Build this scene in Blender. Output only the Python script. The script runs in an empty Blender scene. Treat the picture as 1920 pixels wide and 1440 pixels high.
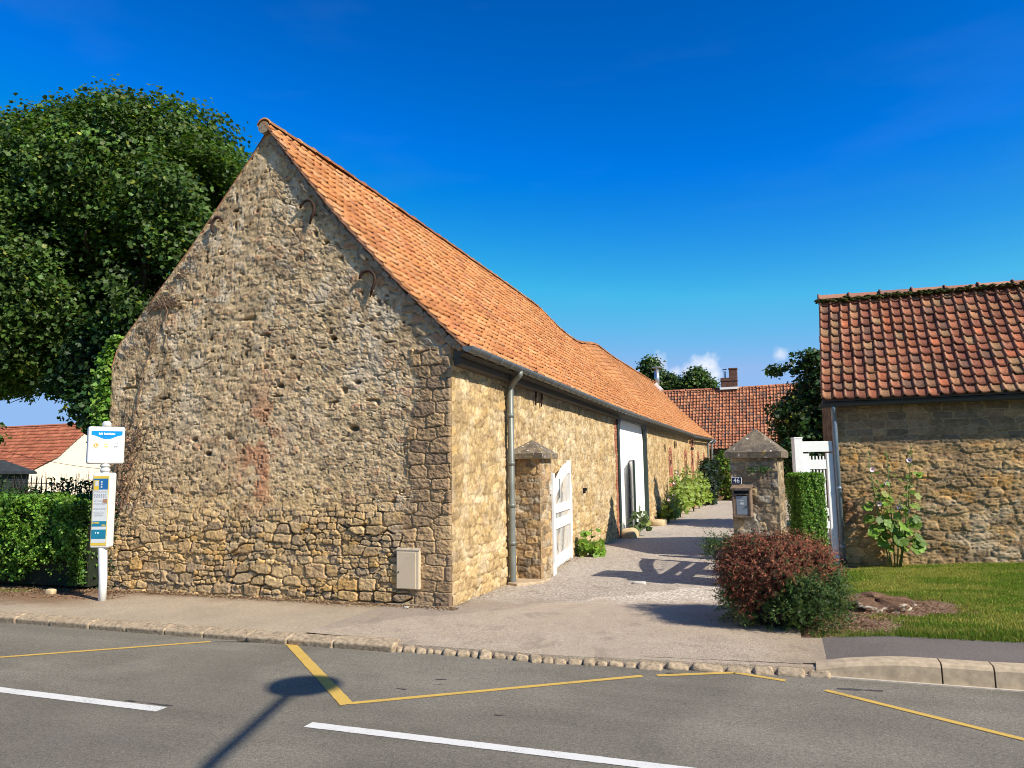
import bpy, math, random
import numpy as np
from mathutils import Vector, Matrix, Euler
D = bpy.data
scene = bpy.context.scene
COL = scene.collection
R = math.radians

# ---------------------------------------------------------------- camera
cam_d = D.cameras.new("camera"); cam = D.objects.new("camera", cam_d); COL.objects.link(cam)
cam_d.sensor_width = 36; cam_d.lens = 26.25; cam_d.clip_end = 3000; cam_d.clip_start = .05
fw = Vector((-0.34109454, 0.93254223, 0.11840397)); up = Vector((0.05378166, -0.1063919, 0.9928687)); rt = fw.cross(up)
M = Matrix((rt, up, -fw)).transposed().to_4x4(); M.translation = Vector((4.17, -9.04, 1.70))
cam.matrix_world = M
scene.camera = cam

# ---------------------------------------------------------------- sky, sun, exposure
SUNV = Vector((1, -.37, .86)).normalized()          # towards the sun
world = D.worlds.new("World"); scene.world = world; world.use_nodes = True
wn = world.node_tree.nodes; wl = world.node_tree.links; wn.clear()
wo = wn.new("ShaderNodeOutputWorld"); bg = wn.new("ShaderNodeBackground"); wl.new(bg.outputs[0], wo.inputs[0])
sky = wn.new("ShaderNodeTexSky"); sky.sky_type = 'NISHITA'; sky.sun_disc = False
sky.sun_elevation = math.asin(SUNV.z); sky.sun_rotation = math.atan2(SUNV.x, SUNV.y)
sky.air_density = 1.0; sky.dust_density = .35; sky.ozone_density = 4.0; sky.altitude = 100
gam = wn.new("ShaderNodeGamma"); gam.inputs[1].default_value = 1.75
wl.new(sky.outputs[0], gam.inputs[0])
hsv = wn.new("ShaderNodeHueSaturation"); hsv.inputs['Saturation'].default_value = 1.14; hsv.inputs['Value'].default_value = .54
wl.new(gam.outputs[0], hsv.inputs['Color'])
tc = wn.new("ShaderNodeTexCoord")
def wmath(op, a, b=None, clamp=False):
    n = wn.new("ShaderNodeMath"); n.operation = op; n.use_clamp = clamp
    for i, v in enumerate((a, b)):
        if v is None: continue
        if isinstance(v, (int, float)): n.inputs[i].default_value = v
        else: wl.new(v, n.inputs[i])
    return n.outputs[0]
nz = wn.new("ShaderNodeTexNoise"); nz.inputs['Scale'].default_value = 34; nz.inputs['Detail'].default_value = 8; nz.inputs['Roughness'].default_value = .6
wl.new(tc.outputs['Generated'], nz.inputs['Vector'])
dens = None
def dirof(px, py):
    v = fw*1400 + rt*(px-960) - up*(py-720); return v.normalized()
# small cumulus low over the roofs (directions in the sky, angular radius in degrees)
for (px, py, r_, w_) in ((1236,690,1.3,1), (1262,697,.8,.9), (1245,735,1.1,.9), (1322,684,1.25,1), (1295,705,1.1,.9), (1340,705,1.0,.7), (1462,664,.8,.5), (1450,672,.9,.35),
                         (128,660,1.1,.8), (112,690,.9,.6), (20,640,.9,.5), (1700,690,1.6,.8), (1850,700,1.4,.7), (600,770,2.2,.9)):
    dv = dirof(px, py)
    dp = wn.new("ShaderNodeVectorMath"); dp.operation = 'DISTANCE'; wl.new(tc.outputs['Generated'], dp.inputs[0]); dp.inputs[1].default_value = dv
    k = wmath('SUBTRACT', 1.0, wmath('DIVIDE', dp.outputs['Value'], R(r_)*1.15), True)
    k = wmath('MULTIPLY', k, w_)
    dens = k if dens is None else wmath('MAXIMUM', dens, k)
cl = wmath('MULTIPLY', wmath('SUBTRACT', wmath('ADD', dens, wmath('MULTIPLY', wmath('SUBTRACT', nz.outputs['Fac'], .5), 1.9)), .28, ), 1.5, True)
cl = wmath('MULTIPLY', cl, wmath('MULTIPLY', dens, 4.0, True), True)
# faint high veil
mp = wn.new("ShaderNodeMapping"); wl.new(tc.outputs['Generated'], mp.inputs[0]); mp.inputs['Scale'].default_value = (3, 5, 14); mp.inputs['Rotation'].default_value = (0, .4, .6)
nv = wn.new("ShaderNodeTexNoise"); nv.inputs['Scale'].default_value = .9; nv.inputs['Detail'].default_value = 5; wl.new(mp.outputs[0], nv.inputs['Vector'])
veil = wmath('MULTIPLY', wmath('SUBTRACT', nv.outputs['Fac'], .55, ), .07, True)
tot = wmath('MAXIMUM', cl, veil, True)
mixc = wn.new("ShaderNodeMix"); mixc.data_type = 'RGBA'; wl.new(tot, mixc.inputs[0]); sx = wn.new('ShaderNodeSeparateXYZ'); wl.new(tc.outputs['Generated'], sx.inputs[0]); mr = wn.new('ShaderNodeMapRange'); wl.new(sx.outputs[2], mr.inputs[0]); mr.inputs[1].default_value = -.02; mr.inputs[2].default_value = .34; mr.inputs[3].default_value = 1.18; mr.inputs[4].default_value = 1.0
cm_ = wn.new('ShaderNodeVectorMath'); cm_.operation = 'MINIMUM'; wl.new(hsv.outputs[0], cm_.inputs[0]); cm_.inputs[1].default_value = (1.75, 3.0, 5.2)
vs = wn.new('ShaderNodeVectorMath'); vs.operation = 'SCALE'; wl.new(cm_.outputs[0], vs.inputs[0]); wl.new(mr.outputs[0], vs.inputs['Scale']); wl.new(vs.outputs[0], mixc.inputs[6]); mixc.inputs[7].default_value = (5.6, 6.0, 6.8, 1)
wl.new(mixc.outputs[2], bg.inputs[0]); bg.inputs[1].default_value = .10

sd = D.lights.new("sun", 'SUN'); sun = D.objects.new("sun", sd); COL.objects.link(sun)
sd.energy = 4.7; sd.angle = R(.53); sd.color = (1, .93, .80)
sun.rotation_euler = SUNV.to_track_quat('Z', 'Y').to_euler(); sun.location = (20, -10, 30)
scene.view_settings.view_transform = 'Standard'; scene.view_settings.look = 'None'
scene.view_settings.exposure = .6; scene.view_settings.gamma = 1
scene.render.engine = 'CYCLES'
scene.cycles.pixel_filter_type = 'BLACKMAN_HARRIS'; scene.cycles.filter_width = 1.0

# ---------------------------------------------------------------- helpers
rng = np.random.default_rng(7)
random.seed(5)
def tag(o, label=None, cat=None, group=None, kind=None):
    if label: o['label'] = label
    if cat: o['category'] = cat
    if group: o['group'] = group
    if kind: o['kind'] = kind
    return o
def empty(name, loc=(0, 0, 0), rz=0, label=None, cat=None, group=None):
    o = D.objects.new(name, None); COL.objects.link(o); o.location = loc; o.rotation_euler = (0, 0, rz); o.empty_display_size = .2
    return tag(o, label, cat, group)
def link(name, me, mat, parent=None):
    o = D.objects.new(name, me); COL.objects.link(o)
    if mat: me.materials.append(mat)
    if parent: o.parent = parent
    return o
def npmesh(name, V, F, mat, parent=None, col=None, smooth=False):
    """V (n,3), F (m,4) or (m,3) index arrays, col (n,3) vertex colours"""
    V = np.asarray(V, np.float32); F = np.asarray(F, np.int32); k = F.shape[1]
    me = D.meshes.new(name); me.vertices.add(len(V)); me.vertices.foreach_set('co', V.ravel())
    me.loops.add(F.size); me.loops.foreach_set('vertex_index', F.ravel())
    me.polygons.add(len(F)); me.polygons.foreach_set('loop_start', np.arange(0, F.size, k, dtype=np.int32))
    me.polygons.foreach_set('loop_total', np.full(len(F), k, np.int32))
    if smooth: me.polygons.foreach_set('use_smooth', np.ones(len(F), bool))
    if col is not None:
        c = np.ones((len(V), 4), np.float32); c[:, :3] = np.clip(col, 0, 1)
        a = me.color_attributes.new('Col', 'FLOAT_COLOR', 'POINT'); a.data.foreach_set('color', c.ravel())
    me.update(calc_edges=True); me.validate()
    return link(name, me, mat, parent)
class MB:
    """collects simple solids into one mesh"""
    def __init__(s): s.v = []; s.f = []
    def add(s, vs, fs):
        b = len(s.v); s.v += [tuple(v) for v in vs]; s.f += [tuple(b+i for i in f) for f in fs]; return s
    def box(s, c, d, rz=0, rot=None, taper=1.0):
        hx, hy, hz = d[0]/2, d[1]/2, d[2]/2; m = rot if rot else Matrix.Rotation(rz, 3, 'Z'); c = Vector(c); vs = []
        for z in (-hz, hz):
            t = taper if z > 0 else 1
            for x, y in ((-hx, -hy), (hx, -hy), (hx, hy), (-hx, hy)): vs.append(c + m @ Vector((x*t, y*t, z)))
        return s.add(vs, [(3,2,1,0),(4,5,6,7),(0,1,5,4),(1,2,6,5),(2,3,7,6),(3,0,4,7)])
    def tube(s, pts, r, n=8, cap=True):
        pts = [Vector(p) for p in pts]; rs = r if isinstance(r, (list, tuple)) else [r]*len(pts); vs = []; prev = None
        for i, p in enumerate(pts):
            t = (pts[min(i+1, len(pts)-1)] - pts[max(i-1, 0)]).normalized()
            if prev is None: a = t.orthogonal().normalized()
            else: a = (prev - t*prev.dot(t)).normalized()
            prev = a; b = t.cross(a)
            for k in range(n):
                an = 2*math.pi*k/n; vs.append(p + (a*math.cos(an) + b*math.sin(an))*rs[i])
        fs = [(i*n+k, i*n+(k+1) % n, (i+1)*n+(k+1) % n, (i+1)*n+k) for i in range(len(pts)-1) for k in range(n)]
        if cap: fs += [tuple(range(n-1, -1, -1)), tuple(range((len(pts)-1)*n, len(pts)*n))]
        return s.add(vs, fs)
    def prism(s, poly, d0, d1):
        """poly: list of 3D points, extruded from +d0 to +d1 vectors"""
        n = len(poly); d0 = Vector(d0); d1 = Vector(d1)
        vs = [Vector(p)+d0 for p in poly]+[Vector(p)+d1 for p in poly]
        return s.add(vs, [tuple(range(n-1, -1, -1)), tuple(range(n, 2*n))]+[(i, (i+1) % n, n+(i+1) % n, n+i) for i in range(n)])
    def build(s, name, mat, parent=None, smooth=False, bevel=0, seg=2):
        me = D.meshes.new(name); me.from_pydata(s.v, [], s.f); me.update()
        if smooth:
            me.polygons.foreach_set('use_smooth', np.ones(len(me.polygons), bool))
        o = link(name, me, mat, parent)
        if bevel:
            m = o.modifiers.new('b', 'BEVEL'); m.width = bevel; m.segments = seg; m.limit_method = 'ANGLE'
        return o
# ---- noise
def _h(i, j, s):
    n = (i.astype(np.int64)*374761393 + j.astype(np.int64)*668265263 + s*1442695041) & 0xffffffff
    n = ((n ^ (n >> 13))*1274126177) & 0xffffffff; n = n ^ (n >> 16)
    n = (n*2246822519) & 0xffffffff; n = n ^ (n >> 15)
    return (n & 0xffffff)/float(0x1000000)
def vn(x, y, s=0):
    i = np.floor(x); j = np.floor(y); fx = x-i; fy = y-j; fx = fx*fx*(3-2*fx); fy = fy*fy*(3-2*fy)
    a = _h(i, j, s); b = _h(i+1, j, s); c = _h(i, j+1, s); d = _h(i+1, j+1, s)
    return (a*(1-fx)+b*fx)*(1-fy)+(c*(1-fx)+d*fx)*fy
def fbm(x, y, s=0, o=4, g=.55):
    t = 0; a = 1; n = 0
    for k in range(o):
        t = t + a*vn(x*2**k + 17.3*k, y*2**k - 9.1*k, s+k*11); n += a; a *= g
    return t/n
def ss(x, a, b):
    t = np.clip((x-a)/(b-a), 0, 1); return t*t*(3-2*t)
def lerp(a, b, t): return a + (b-a)*t
def mixc3(a, b, t): return a*(1-t[..., None]) + b*t[..., None]
# ---- materials
MATS = {}
def newmat(name):
    m = D.materials.new(name); m.use_nodes = True; nt = m.node_tree; b = nt.nodes['Principled BSDF']; return m, nt, b
def noise(nt, scale, detail=4, rough=.55, vec=None, dist=0):
    n = nt.nodes.new('ShaderNodeTexNoise'); n.inputs['Scale'].default_value = scale; n.inputs['Detail'].default_value = detail
    n.inputs['Roughness'].default_value = rough; n.inputs['Distortion'].default_value = dist
    if vec is None:
        g = nt.nodes.new('ShaderNodeNewGeometry'); vec = g.outputs['Position']
    nt.links.new(vec, n.inputs['Vector']); return n
def ramp(nt, fac, stops):
    r = nt.nodes.new('ShaderNodeValToRGB'); e = r.color_ramp.elements
    while len(e) < len(stops): e.new(.5)
    for k, (p, c) in enumerate(stops):
        e[k].position = p; e[k].color = (*(c if hasattr(c, '__len__') else (c, c, c)), 1)
    nt.links.new(fac, r.inputs[0]); return r.outputs[0]
def mix(nt, fac, a, b, mode='MIX'):
    n = nt.nodes.new('ShaderNodeMix'); n.data_type = 'RGBA'; n.blend_type = mode
    for i, v in ((0, fac), (6, a), (7, b)):
        if isinstance(v, (int, float)): n.inputs[i].default_value = v if i == 0 else (v, v, v, 1)
        elif isinstance(v, tuple): n.inputs[i].default_value = (*v, 1)
        else: nt.links.new(v, n.inputs[i])
    return n.outputs[2]
def bump(nt, b, h, strength=.5, dist=.01):
    n = nt.nodes.new('ShaderNodeBump'); n.inputs['Strength'].default_value = strength; n.inputs['Distance'].default_value = dist
    nt.links.new(h, n.inputs['Height']); nt.links.new(n.outputs[0], b.inputs['Normal'])
def attr_mat(name, rough=.9, nscale=60, namp=.25, bd=.006, bs=.7, spec=.2):
    m, nt, b = newmat(name); a = nt.nodes.new('ShaderNodeAttribute'); a.attribute_name = 'Col'
    n = noise(nt, nscale, 5, .65); n2 = noise(nt, nscale*4, 3, .6)
    r = ramp(nt, n.outputs['Fac'], ((.32, 1-namp), (.68, 1+namp)))
    r2 = ramp(nt, n2.outputs['Fac'], ((.3, 1-namp*.5), (.7, 1+namp*.5)))
    c = mix(nt, 1.0, mix(nt, 1.0, a.outputs['Color'], r, 'MULTIPLY'), r2, 'MULTIPLY')
    nt.links.new(c, b.inputs['Base Color']); b.inputs['Roughness'].default_value = rough; b.inputs['Specular IOR Level'].default_value = spec
    if bd: bump(nt, b, n.outputs['Fac'], bs, bd)
    MATS[name] = m; return m
def plain(name, c, rough=.6, metal=0, var=.12, nscale=9, spec=.4, bd=0, bscale=40):
    m, nt, b = newmat(name); n = noise(nt, nscale, 5, .6)
    r = ramp(nt, n.outputs['Fac'], ((.3, tuple(x*(1-var) for x in c)), (.7, tuple(min(1, x*(1+var)) for x in c))))
    nt.links.new(r, b.inputs['Base Color']); b.inputs['Roughness'].default_value = rough; b.inputs['Metallic'].default_value = metal
    b.inputs['Specular IOR Level'].default_value = spec
    if bd: bump(nt, b, noise(nt, bscale, 4).outputs['Fac'], .6, bd)
    MATS[name] = m; return m
def leaf_mat(name, trans=.35, rough=.5, spec=.35):
    m, nt, b = newmat(name); a = nt.nodes.new('ShaderNodeAttribute'); a.attribute_name = 'Col'
    nt.links.new(a.outputs['Color'], b.inputs['Base Color']); b.inputs['Roughness'].default_value = rough; b.inputs['Specular IOR Level'].default_value = spec
    t = nt.nodes.new('ShaderNodeBsdfTranslucent'); c = mix(nt, 1.0, a.outputs['Color'], (1.25, 1.35, .5), 'MULTIPLY'); nt.links.new(c, t.inputs['Color'])
    x = nt.nodes.new('ShaderNodeMixShader'); x.inputs[0].default_value = trans
    nt.links.new(b.outputs[0], x.inputs[1]); nt.links.new(t.outputs[0], x.inputs[2]); nt.links.new(x.outputs[0], nt.nodes['Material Output'].inputs[0])
    MATS[name] = m; return m
stone_m = attr_mat('stone', .95, 60, .30, .008, .9, .1)
tile_m = attr_mat('clay_tile', .85, 45, .22, .003, .5)
leaf_m = leaf_mat('leaf'); twig_m = attr_mat('twig_foliage', .8, 90, .1, 0)
grass_m = leaf_mat('grass_blade', .3, .7, .15)
white_m = plain('white_paint', (.72, .72, .70), .45, 0, .03)
zinc_m = plain('zinc', (.13, .145, .15), .42, .35, .2, 6)
zincl_m = plain('grey_zinc', (.20, .225, .235), .4, .3, .15, 6)
wood_m = plain('weathered_wood', (.17, .12, .08), .8, 0, .3, 30, .2, .002)
dark_m = plain('dark_void', (.006, .006, .006), .9, 0, .1)
green_m = plain('dark_green_paint', (.018, .032, .028), .45, 0, .2)
iron_m = plain('rusty_iron', (.045, .022, .014), .75, .2, .3, 40, .3, .002)
bark_m = plain('bark', (.07, .055, .042), .95, 0, .35, 12, .1, .02, 14)
plastic_m = plain('cream_plastic', (.56, .45, .31), .5, 0, .04)
# ---------------------------------------------------------------- stone relief
def cells(u, v, cw, ch, s, p=3.0, jit=.36):
    """anisotropic jittered cell pattern: F1, F2, cell hash values"""
    ju = np.floor(v/ch); F1 = np.full(u.shape, 9.0); F2 = F1.copy(); h1 = np.zeros(u.shape); h2 = h1.copy(); h3 = h1.copy()
    for dj in (-1, 0, 1):
        j = ju+dj; off = _h(j, j*0, s)*7.0; iu = np.floor(u/cw - off)
        for di in (-1, 0, 1):
            i = iu+di; a = _h(i, j, s+1); b = _h(i, j, s+2); w = _h(i, j, s+3)
            cu = (i+off+.5+(a-.5)*2*jit)*cw; cv = (j+.5+(b-.5)*2*jit*.8)*ch
            d = ((np.abs(u-cu)/cw)**p + (np.abs(v-cv)/ch)**p)**(1/p) - (w-.5)*.26
            m = d < F1
            F2 = np.where(m, F1, np.minimum(F2, d)); F1 = np.where(m, d, F1)
            h1 = np.where(m, a, h1); h2 = np.where(m, _h(i, j, s+5), h2); h3 = np.where(m, _h(i, j, s+6), h3)
    return F1, F2, h1, h2, h3
def pal(h, cols):
    cols = np.array(cols, float); n = len(cols); k = np.clip((h*n).astype(int), 0, n-1); return cols[k]
S_WARM = [(.50,.37,.20), (.45,.33,.185), (.55,.425,.25), (.42,.315,.195), (.49,.355,.185), (.39,.305,.21), (.52,.40,.235), (.54,.37,.165), (.47,.36,.22), (.50,.385,.225)]
S_GREY = [(.27,.21,.15), (.31,.24,.165), (.24,.19,.145), (.36,.28,.19), (.32,.215,.14), (.40,.32,.225), (.29,.26,.225), (.34,.25,.16), (.36,.22,.15)]
def gable_fn(u, v):
    """u 0..6.05 left to right, v height"""
    one = np.ones(u.shape+(3,)); n1 = fbm(u*2.2, v*2.2, 3)-.5; n2 = fbm(u*10, v*10, 5)-.5; n3 = fbm(u*10, v*10, 6)-.5
    wu = u + .07*n1 + .030*n2; wv = v + .05*(fbm(u*1.3, v*2.0, 4)-.5) + .026*n3
    rough = fbm(u*17, v*24, 30, 4, .68)-.5; fine = fbm(u*42, v*50, 37, 2, .7)-.5; mot = fbm(u*24, v*28, 80, 4, .72)
    low = 1-ss(v + .30*(fbm(u*1.3, v*1.5, 8)-.5) + np.where(u < 1.6, .30*(1.6-u), 0), 1.05, 1.30)
    quo = ss(u + .40*(vn(v*2.8, v*0, 9)-.5), 5.42, 5.52)*(v < 3.4)
    # exposed masonry at the foot: mixed sizes, angular, open joints in places
    A1, A2, a, b, c = cells(wu, wv, .30, .150, 21, 4.2, .30); B1, B2, a_, b_, c_ = cells(wu+.7, wv+.2, .145, .078, 23, 3.6, .34)
    sel = (_h(np.floor(wu/.62), np.floor(wv/.15), 24) + .25*n1) > .50
    E = np.where(sel, A2-A1, B2-B1); a = np.where(sel, a, a_); b = np.where(sel, b, b_); c = np.where(sel, c, c_)
    e = ss(E, .015, .13); gapl = np.maximum(np.exp(-((v+.05*n1-1.00)/.045)**2), np.exp(-((v+.06*n1-.80)/.035)**2)*.8)
    gap = np.clip(ss(vn(u*2.3, v*7.5, 78), .55, .75) + gapl*ss(vn(u*1.6, v*.5, 76), .30, .5), 0, 1); jt = 1-ss(E, .0, .075+.05*gap)
    hl = e*(.010+.034*b) + .024*rough*e + .010*fine - (.012+.075*gap)*jt
    cl_ = pal(c, S_WARM)*(.72+.42*a)[..., None]*(.62+.72*mot)[..., None]; cl_ = mixc3(one*np.array([.46,.34,.19])*(.7+.5*mot)[..., None], cl_, ss(E, .01, .10)); cl_ = cl_*(1-.55*gap*jt)[..., None]
    cl_ = mixc3(cl_, one*np.array([.30,.26,.21]), ss(fbm(u*4, v*5, 84, 3), .55, .66)*.45)
    # upper face: stones half buried in smeared lime mortar
    F1, F2, fa, fb, fc = cells(wu+4, wv+2, .185, .098, 31, 3.4, .36); G1, G2, ga, gb, gc = cells(wu+3, wv+5, .075, .044, 41, 2.6, .42)
    Ef = F2-F1; fe = ss(Ef, .02, .13); shw = ss(fb + .55*(fbm(u*1.1, v*1.1, 50)-.5), .42, .62); ge = ss(G2-G1, .02, .2); gs = ss(gb, .62, .70)
    hu = .009*fe*shw + .005*ge*gs + .016*rough + .014*fine + .006*n1
    crev = ss(1-np.abs(fbm(u*3.4, v*7.5, 86, 3)-.5)*26, .25, .9)*ss(fbm(u*4.5, v*9, 87, 2), .50, .62); hu = hu - .018*crev
    pits = np.maximum(ss(vn(u*7.5, v*15, 70), .87, .93)*ss(fbm(u*1.1, v*1.1, 71, 2), .40, .55), ss(vn(u*15, v*24, 72), .90, .96)*.7); hu = hu - .045*pits
    mort = mixc3(one*np.array([.52,.42,.28]), one*np.array([.44,.35,.235]), ss(fbm(u*.8, v*.8, 52, 3), .35, .65))
    mort = mixc3(mort, one*np.array([.58,.44,.24]), (1-ss(v+.7*(fbm(u, v, 57)-.5), .9, 2.2))*.8)
    st = pal(fc, S_GREY)*(.95+.45*fa)[..., None]; sm = ss(fbm(u*2.4, v*3.6, 88, 4, .6), .46, .60); cu_ = mixc3(mort, st, fe*shw*.72*(1-.75*sm))
    cu_ = mixc3(cu_, pal(gc, [(.60,.52,.40), (.17,.13,.095), (.30,.20,.13), (.55,.46,.33), (.24,.20,.165), (.36,.29,.2)]), ge*gs*.75)
    cu_ = cu_*(.60+.84*mot)[..., None]
    wh = ss(fbm(u*4.5, v*2.6, 58, 5, .65)*.7+.3*fbm(u*.6, v*.6, 59, 2), .545, .63)*ss(v, 1.3, 3.6); cu_ = mixc3(cu_, one*np.array([.60,.55,.47]), wh*.60)
    red = ss(fbm(u*4.0, v*3.0, 63, 4), .40, .58)*np.exp(-((u-2.95-.12*(v-2))/.30)**2 - ((v-2.0)/.85)**2); cu_ = mixc3(cu_, one*np.array([.40,.19,.115])*(.6+.8*mot)[..., None], np.clip(red*1.3, 0, .72))
    dk = ss(fbm(u*2.6, v*3.3, 66, 4), .53, .66); cu_ = cu_*(1-.24*dk)[..., None]; cu_ = cu_*(1-.55*crev)[..., None]*(1-.5*pits)[..., None]
    # quoins
    Q1, Q2, qa, qb, qc = cells(u+.03*fbm(u*6, v*6, 2), v+.03*fbm(u*5, v*5, 12), .30, .168, 61, 5, .20); qe = ss(Q2-Q1, .02, .09)
    hq = qe*(.010+.022*qb) + .030*rough + .010*fine - .012*(1-ss(Q2-Q1, 0, .06))
    cq = pal(qc, [(.30,.22,.145), (.25,.19,.13), (.36,.265,.165), (.23,.175,.13), (.33,.25,.17), (.27,.21,.155)])*(.85+.3*qa)[..., None]*(.6+.8*mot)[..., None]
    cq = mixc3(one*np.array([.52,.40,.24]), cq, ss(Q2-Q1, .015, .08)*ss(qb+.7*fbm(u*4, v*4, 82), .22, .42))
    h = lerp(hu, hl, low); c3 = mixc3(cu_, cl_, low); h = lerp(h, hq, quo); c3 = mixc3(c3, cq, quo)
    # rubble laid open with grey cement under the right rake
    rk = 3.47 + (6.05-u)*1.15 - v; rz = (1-ss(rk + .35*(fbm(u*3, v*3, 90)-.5), .30, .50))*ss(u+.3*n1, 3.9, 4.5)
    c3 = mixc3(c3, mixc3(one*np.array([.50,.47,.41]), pal(c, S_GREY)*(.6+.8*mot)[..., None], ss(A2-A1, .10, .16)), rz*.9); h = lerp(h, ss(A2-A1, .06, .14)*.035+.02*rough, rz*.9)
    for (x, y, r_) in ((1.35, 4.36, .05), (1.12, 3.98, .045), (2.02, 3.62, .03), (3.5, 3.42, .045), (2.02, 2.05, .055), (1.75, 2.27, .05), (4.05, 5.1, .04), (3.3, 3.02, .05), (4.2, 3.65, .05), (4.55, 2.35, .07), (4.6, 3.0, .05)):
        k = np.exp(-(((u-x)/r_)**2+((v-y)/(r_*.6))**2)**2); h = h-.09*k; c3 = c3*(1-.6*k)[..., None]
    k = np.exp(-(((u-3.02)/.11)**2+((v-4.93)/.08)**2)**3); c3 = mixc3(c3, one*np.array([.20,.155,.11]), k*.8)
    return h, c3*np.array([1.07, .965, .82])
def side_fn(u, v):
    """long lime-washed wall; u runs away from the street"""
    wu = u + .08*(fbm(u*2.4, v*2.4, 103)-.5); wv = v + .06*(fbm(u*2.4, v*2.4, 104)-.5)
    F1, F2, a, b, c = cells(wu, wv, .24, .14, 121, 3.0); G1, G2, a2, b2, c2 = cells(wu, wv, .09, .06, 131, 2.6)
    e = ss(F2-F1, .03, .2); ge = ss(G2-G1, .02, .25); rough = fbm(u*14, v*14, 130, 5, .6)-.5; fine = fbm(u*36, v*36, 131, 2)-.5
    h = .016*rough + .007*ge*ss(b2, .3, .7) + .007*e*b + .010*fine
    lowz = (1-ss(v+.5*(fbm(u*1.2, v, 140)-.5), .3, 1.1)); h = h + lowz*.022*(e-.5)
    one = np.ones(u.shape+(3,))
    base = mixc3(one*np.array([.55,.425,.245]), one*np.array([.60,.49,.33]), ss(fbm(u*.7+3, v*.9, 141, 3), .38, .6))*(.74+.5*fbm(u*24, v*20, 148, 4, .7))[..., None]
    base = mixc3(base, one*np.array([.40,.30,.18]), ge*ss(b2+.5*(fbm(u*.5, v*.5, 143)-.5), .5, .72)*.85)
    base = mixc3(base, pal(c, S_WARM), e*ss(b, .48, .55)*.6)
    base = mixc3(base, one*np.array([.30,.215,.13]), ss(fbm(u*9, v*9, 147, 3), .58, .72)*.7)
    base = mixc3(base, one*np.array([.66,.58,.45]), ss(fbm(u*4.5, v*5, 145, 4), .5, .66)*.55)
    base = mixc3(base, one*np.array([.27,.20,.13]), ss(fbm(u*16, v*11, 146, 3), .55, .68)*.5)
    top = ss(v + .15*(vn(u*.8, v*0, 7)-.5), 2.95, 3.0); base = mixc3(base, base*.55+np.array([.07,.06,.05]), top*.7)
    q = (1-ss(u + .2*(vn(v*3.6, v*0, 9)-.5), .30, .42))
    base = mixc3(base, pal(c, S_WARM)*.9, q*e*.6)
    j = 1-ss(F2-F1, .01, .10); base = base*(1-.30*j)[..., None]*(.82+.36*a)[..., None]; h = h + .012*(1-j)*b
    base = base*np.array([.95, .87, .735])*(.66+.68*fbm(u*30, v*24, 149, 3, .75))[..., None]
    far = ss(u, 14.8, 17); base = mixc3(base, base*np.array([.93,.88,.80]), far)
    return h, base
def barnright_fn(u, v):
    wu = u + .12*(fbm(u*1.8, v*2.2, 203)-.5) + .03*(fbm(u*8, v*8, 205)-.5); wv = v + .09*(fbm(u*1.5, v*2.4, 204)-.5)
    F1, F2, a, b, c = cells(wu, wv, .34, .15, 221, 2.6); G1, G2, a2, b2, c2 = cells(wu, wv, .16, .045, 231, 2.2)
    up_ = ss(v + .12*(fbm(u*1.5, v, 222)-.5), 2.05, 2.15); F1u, F2u, ua, ub, uc = cells(u+.06*fbm(u*5, v*5, 22), v+.05*fbm(u*4, v*5, 2), .34, .135, 261, 4, .28)
    e = ss(F2-F1, .02, .2); ge = ss(G2-G1, .02, .25); ue = ss(F2u-F1u, .03, .09)
    rough = fbm(u*10, v*20, 230, 5, .62)-.5; fine = fbm(u*30, v*40, 233, 3)-.5
    h = .034*rough + .010*ge + .012*e*b + .014*fine; one = np.ones(u.shape+(3,))
    base = mixc3(one*np.array([.44,.31,.16]), one*np.array([.35,.25,.145]), ss(fbm(u*1.1, v*1.3, 241, 3), .4, .62))*(.74+.5*fbm(u*18, v*24, 247, 4, .7))[..., None]
    base = mixc3(base, pal(c2, S_GREY)*.95, ge*ss(b2, .35, .6)*.5)
    base = mixc3(base, one*np.array([.50,.43,.34]), ss(fbm(u*3.2+2, v*6.2, 244, 5, .6)+.10*(1-ss(v, .3, 1.3)), .55, .66)*.55*ss(u, .9, 1.9)*(v < 1.7))
    base = mixc3(base, one*np.array([.14,.11,.085]), ss(fbm(u*5, v*8, 245, 5, .6), .56, .66)*.5)
    base = mixc3(base, one*np.array([.50,.28,.09]), ss(fbm(u*3, v*3.3, 246, 3), .60, .70)*.55)
    base = mixc3(base, one*np.array([.20,.075,.04]), np.exp(-((u-.18)/.12)**2-((v-.95)/.3)**2)*.6)
    jj = 1-ss(F2-F1, .01, .09); base = base*(1-.38*jj)[..., None]*(.80+.42*a)[..., None]; h = h + .014*(1-jj)*b
    cu_ = mixc3(one*np.array([.40,.31,.20]), pal(uc, [(.25,.19,.135), (.21,.17,.13), (.28,.21,.14), (.24,.20,.155), (.32,.235,.15)])*(.45+.9*fbm(u*16, v*20, 248, 4, .7))[..., None]*(.8+.5*ua)[..., None], ue*ss(ub+.7*fbm(u*3, v*3, 249), .15, .35))
    hu = ue*.018+.018*rough+.006*fine
    return lerp(h, hu, up_), mixc3(base, cu_, up_)*np.array([1.04, .95, .80])
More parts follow.
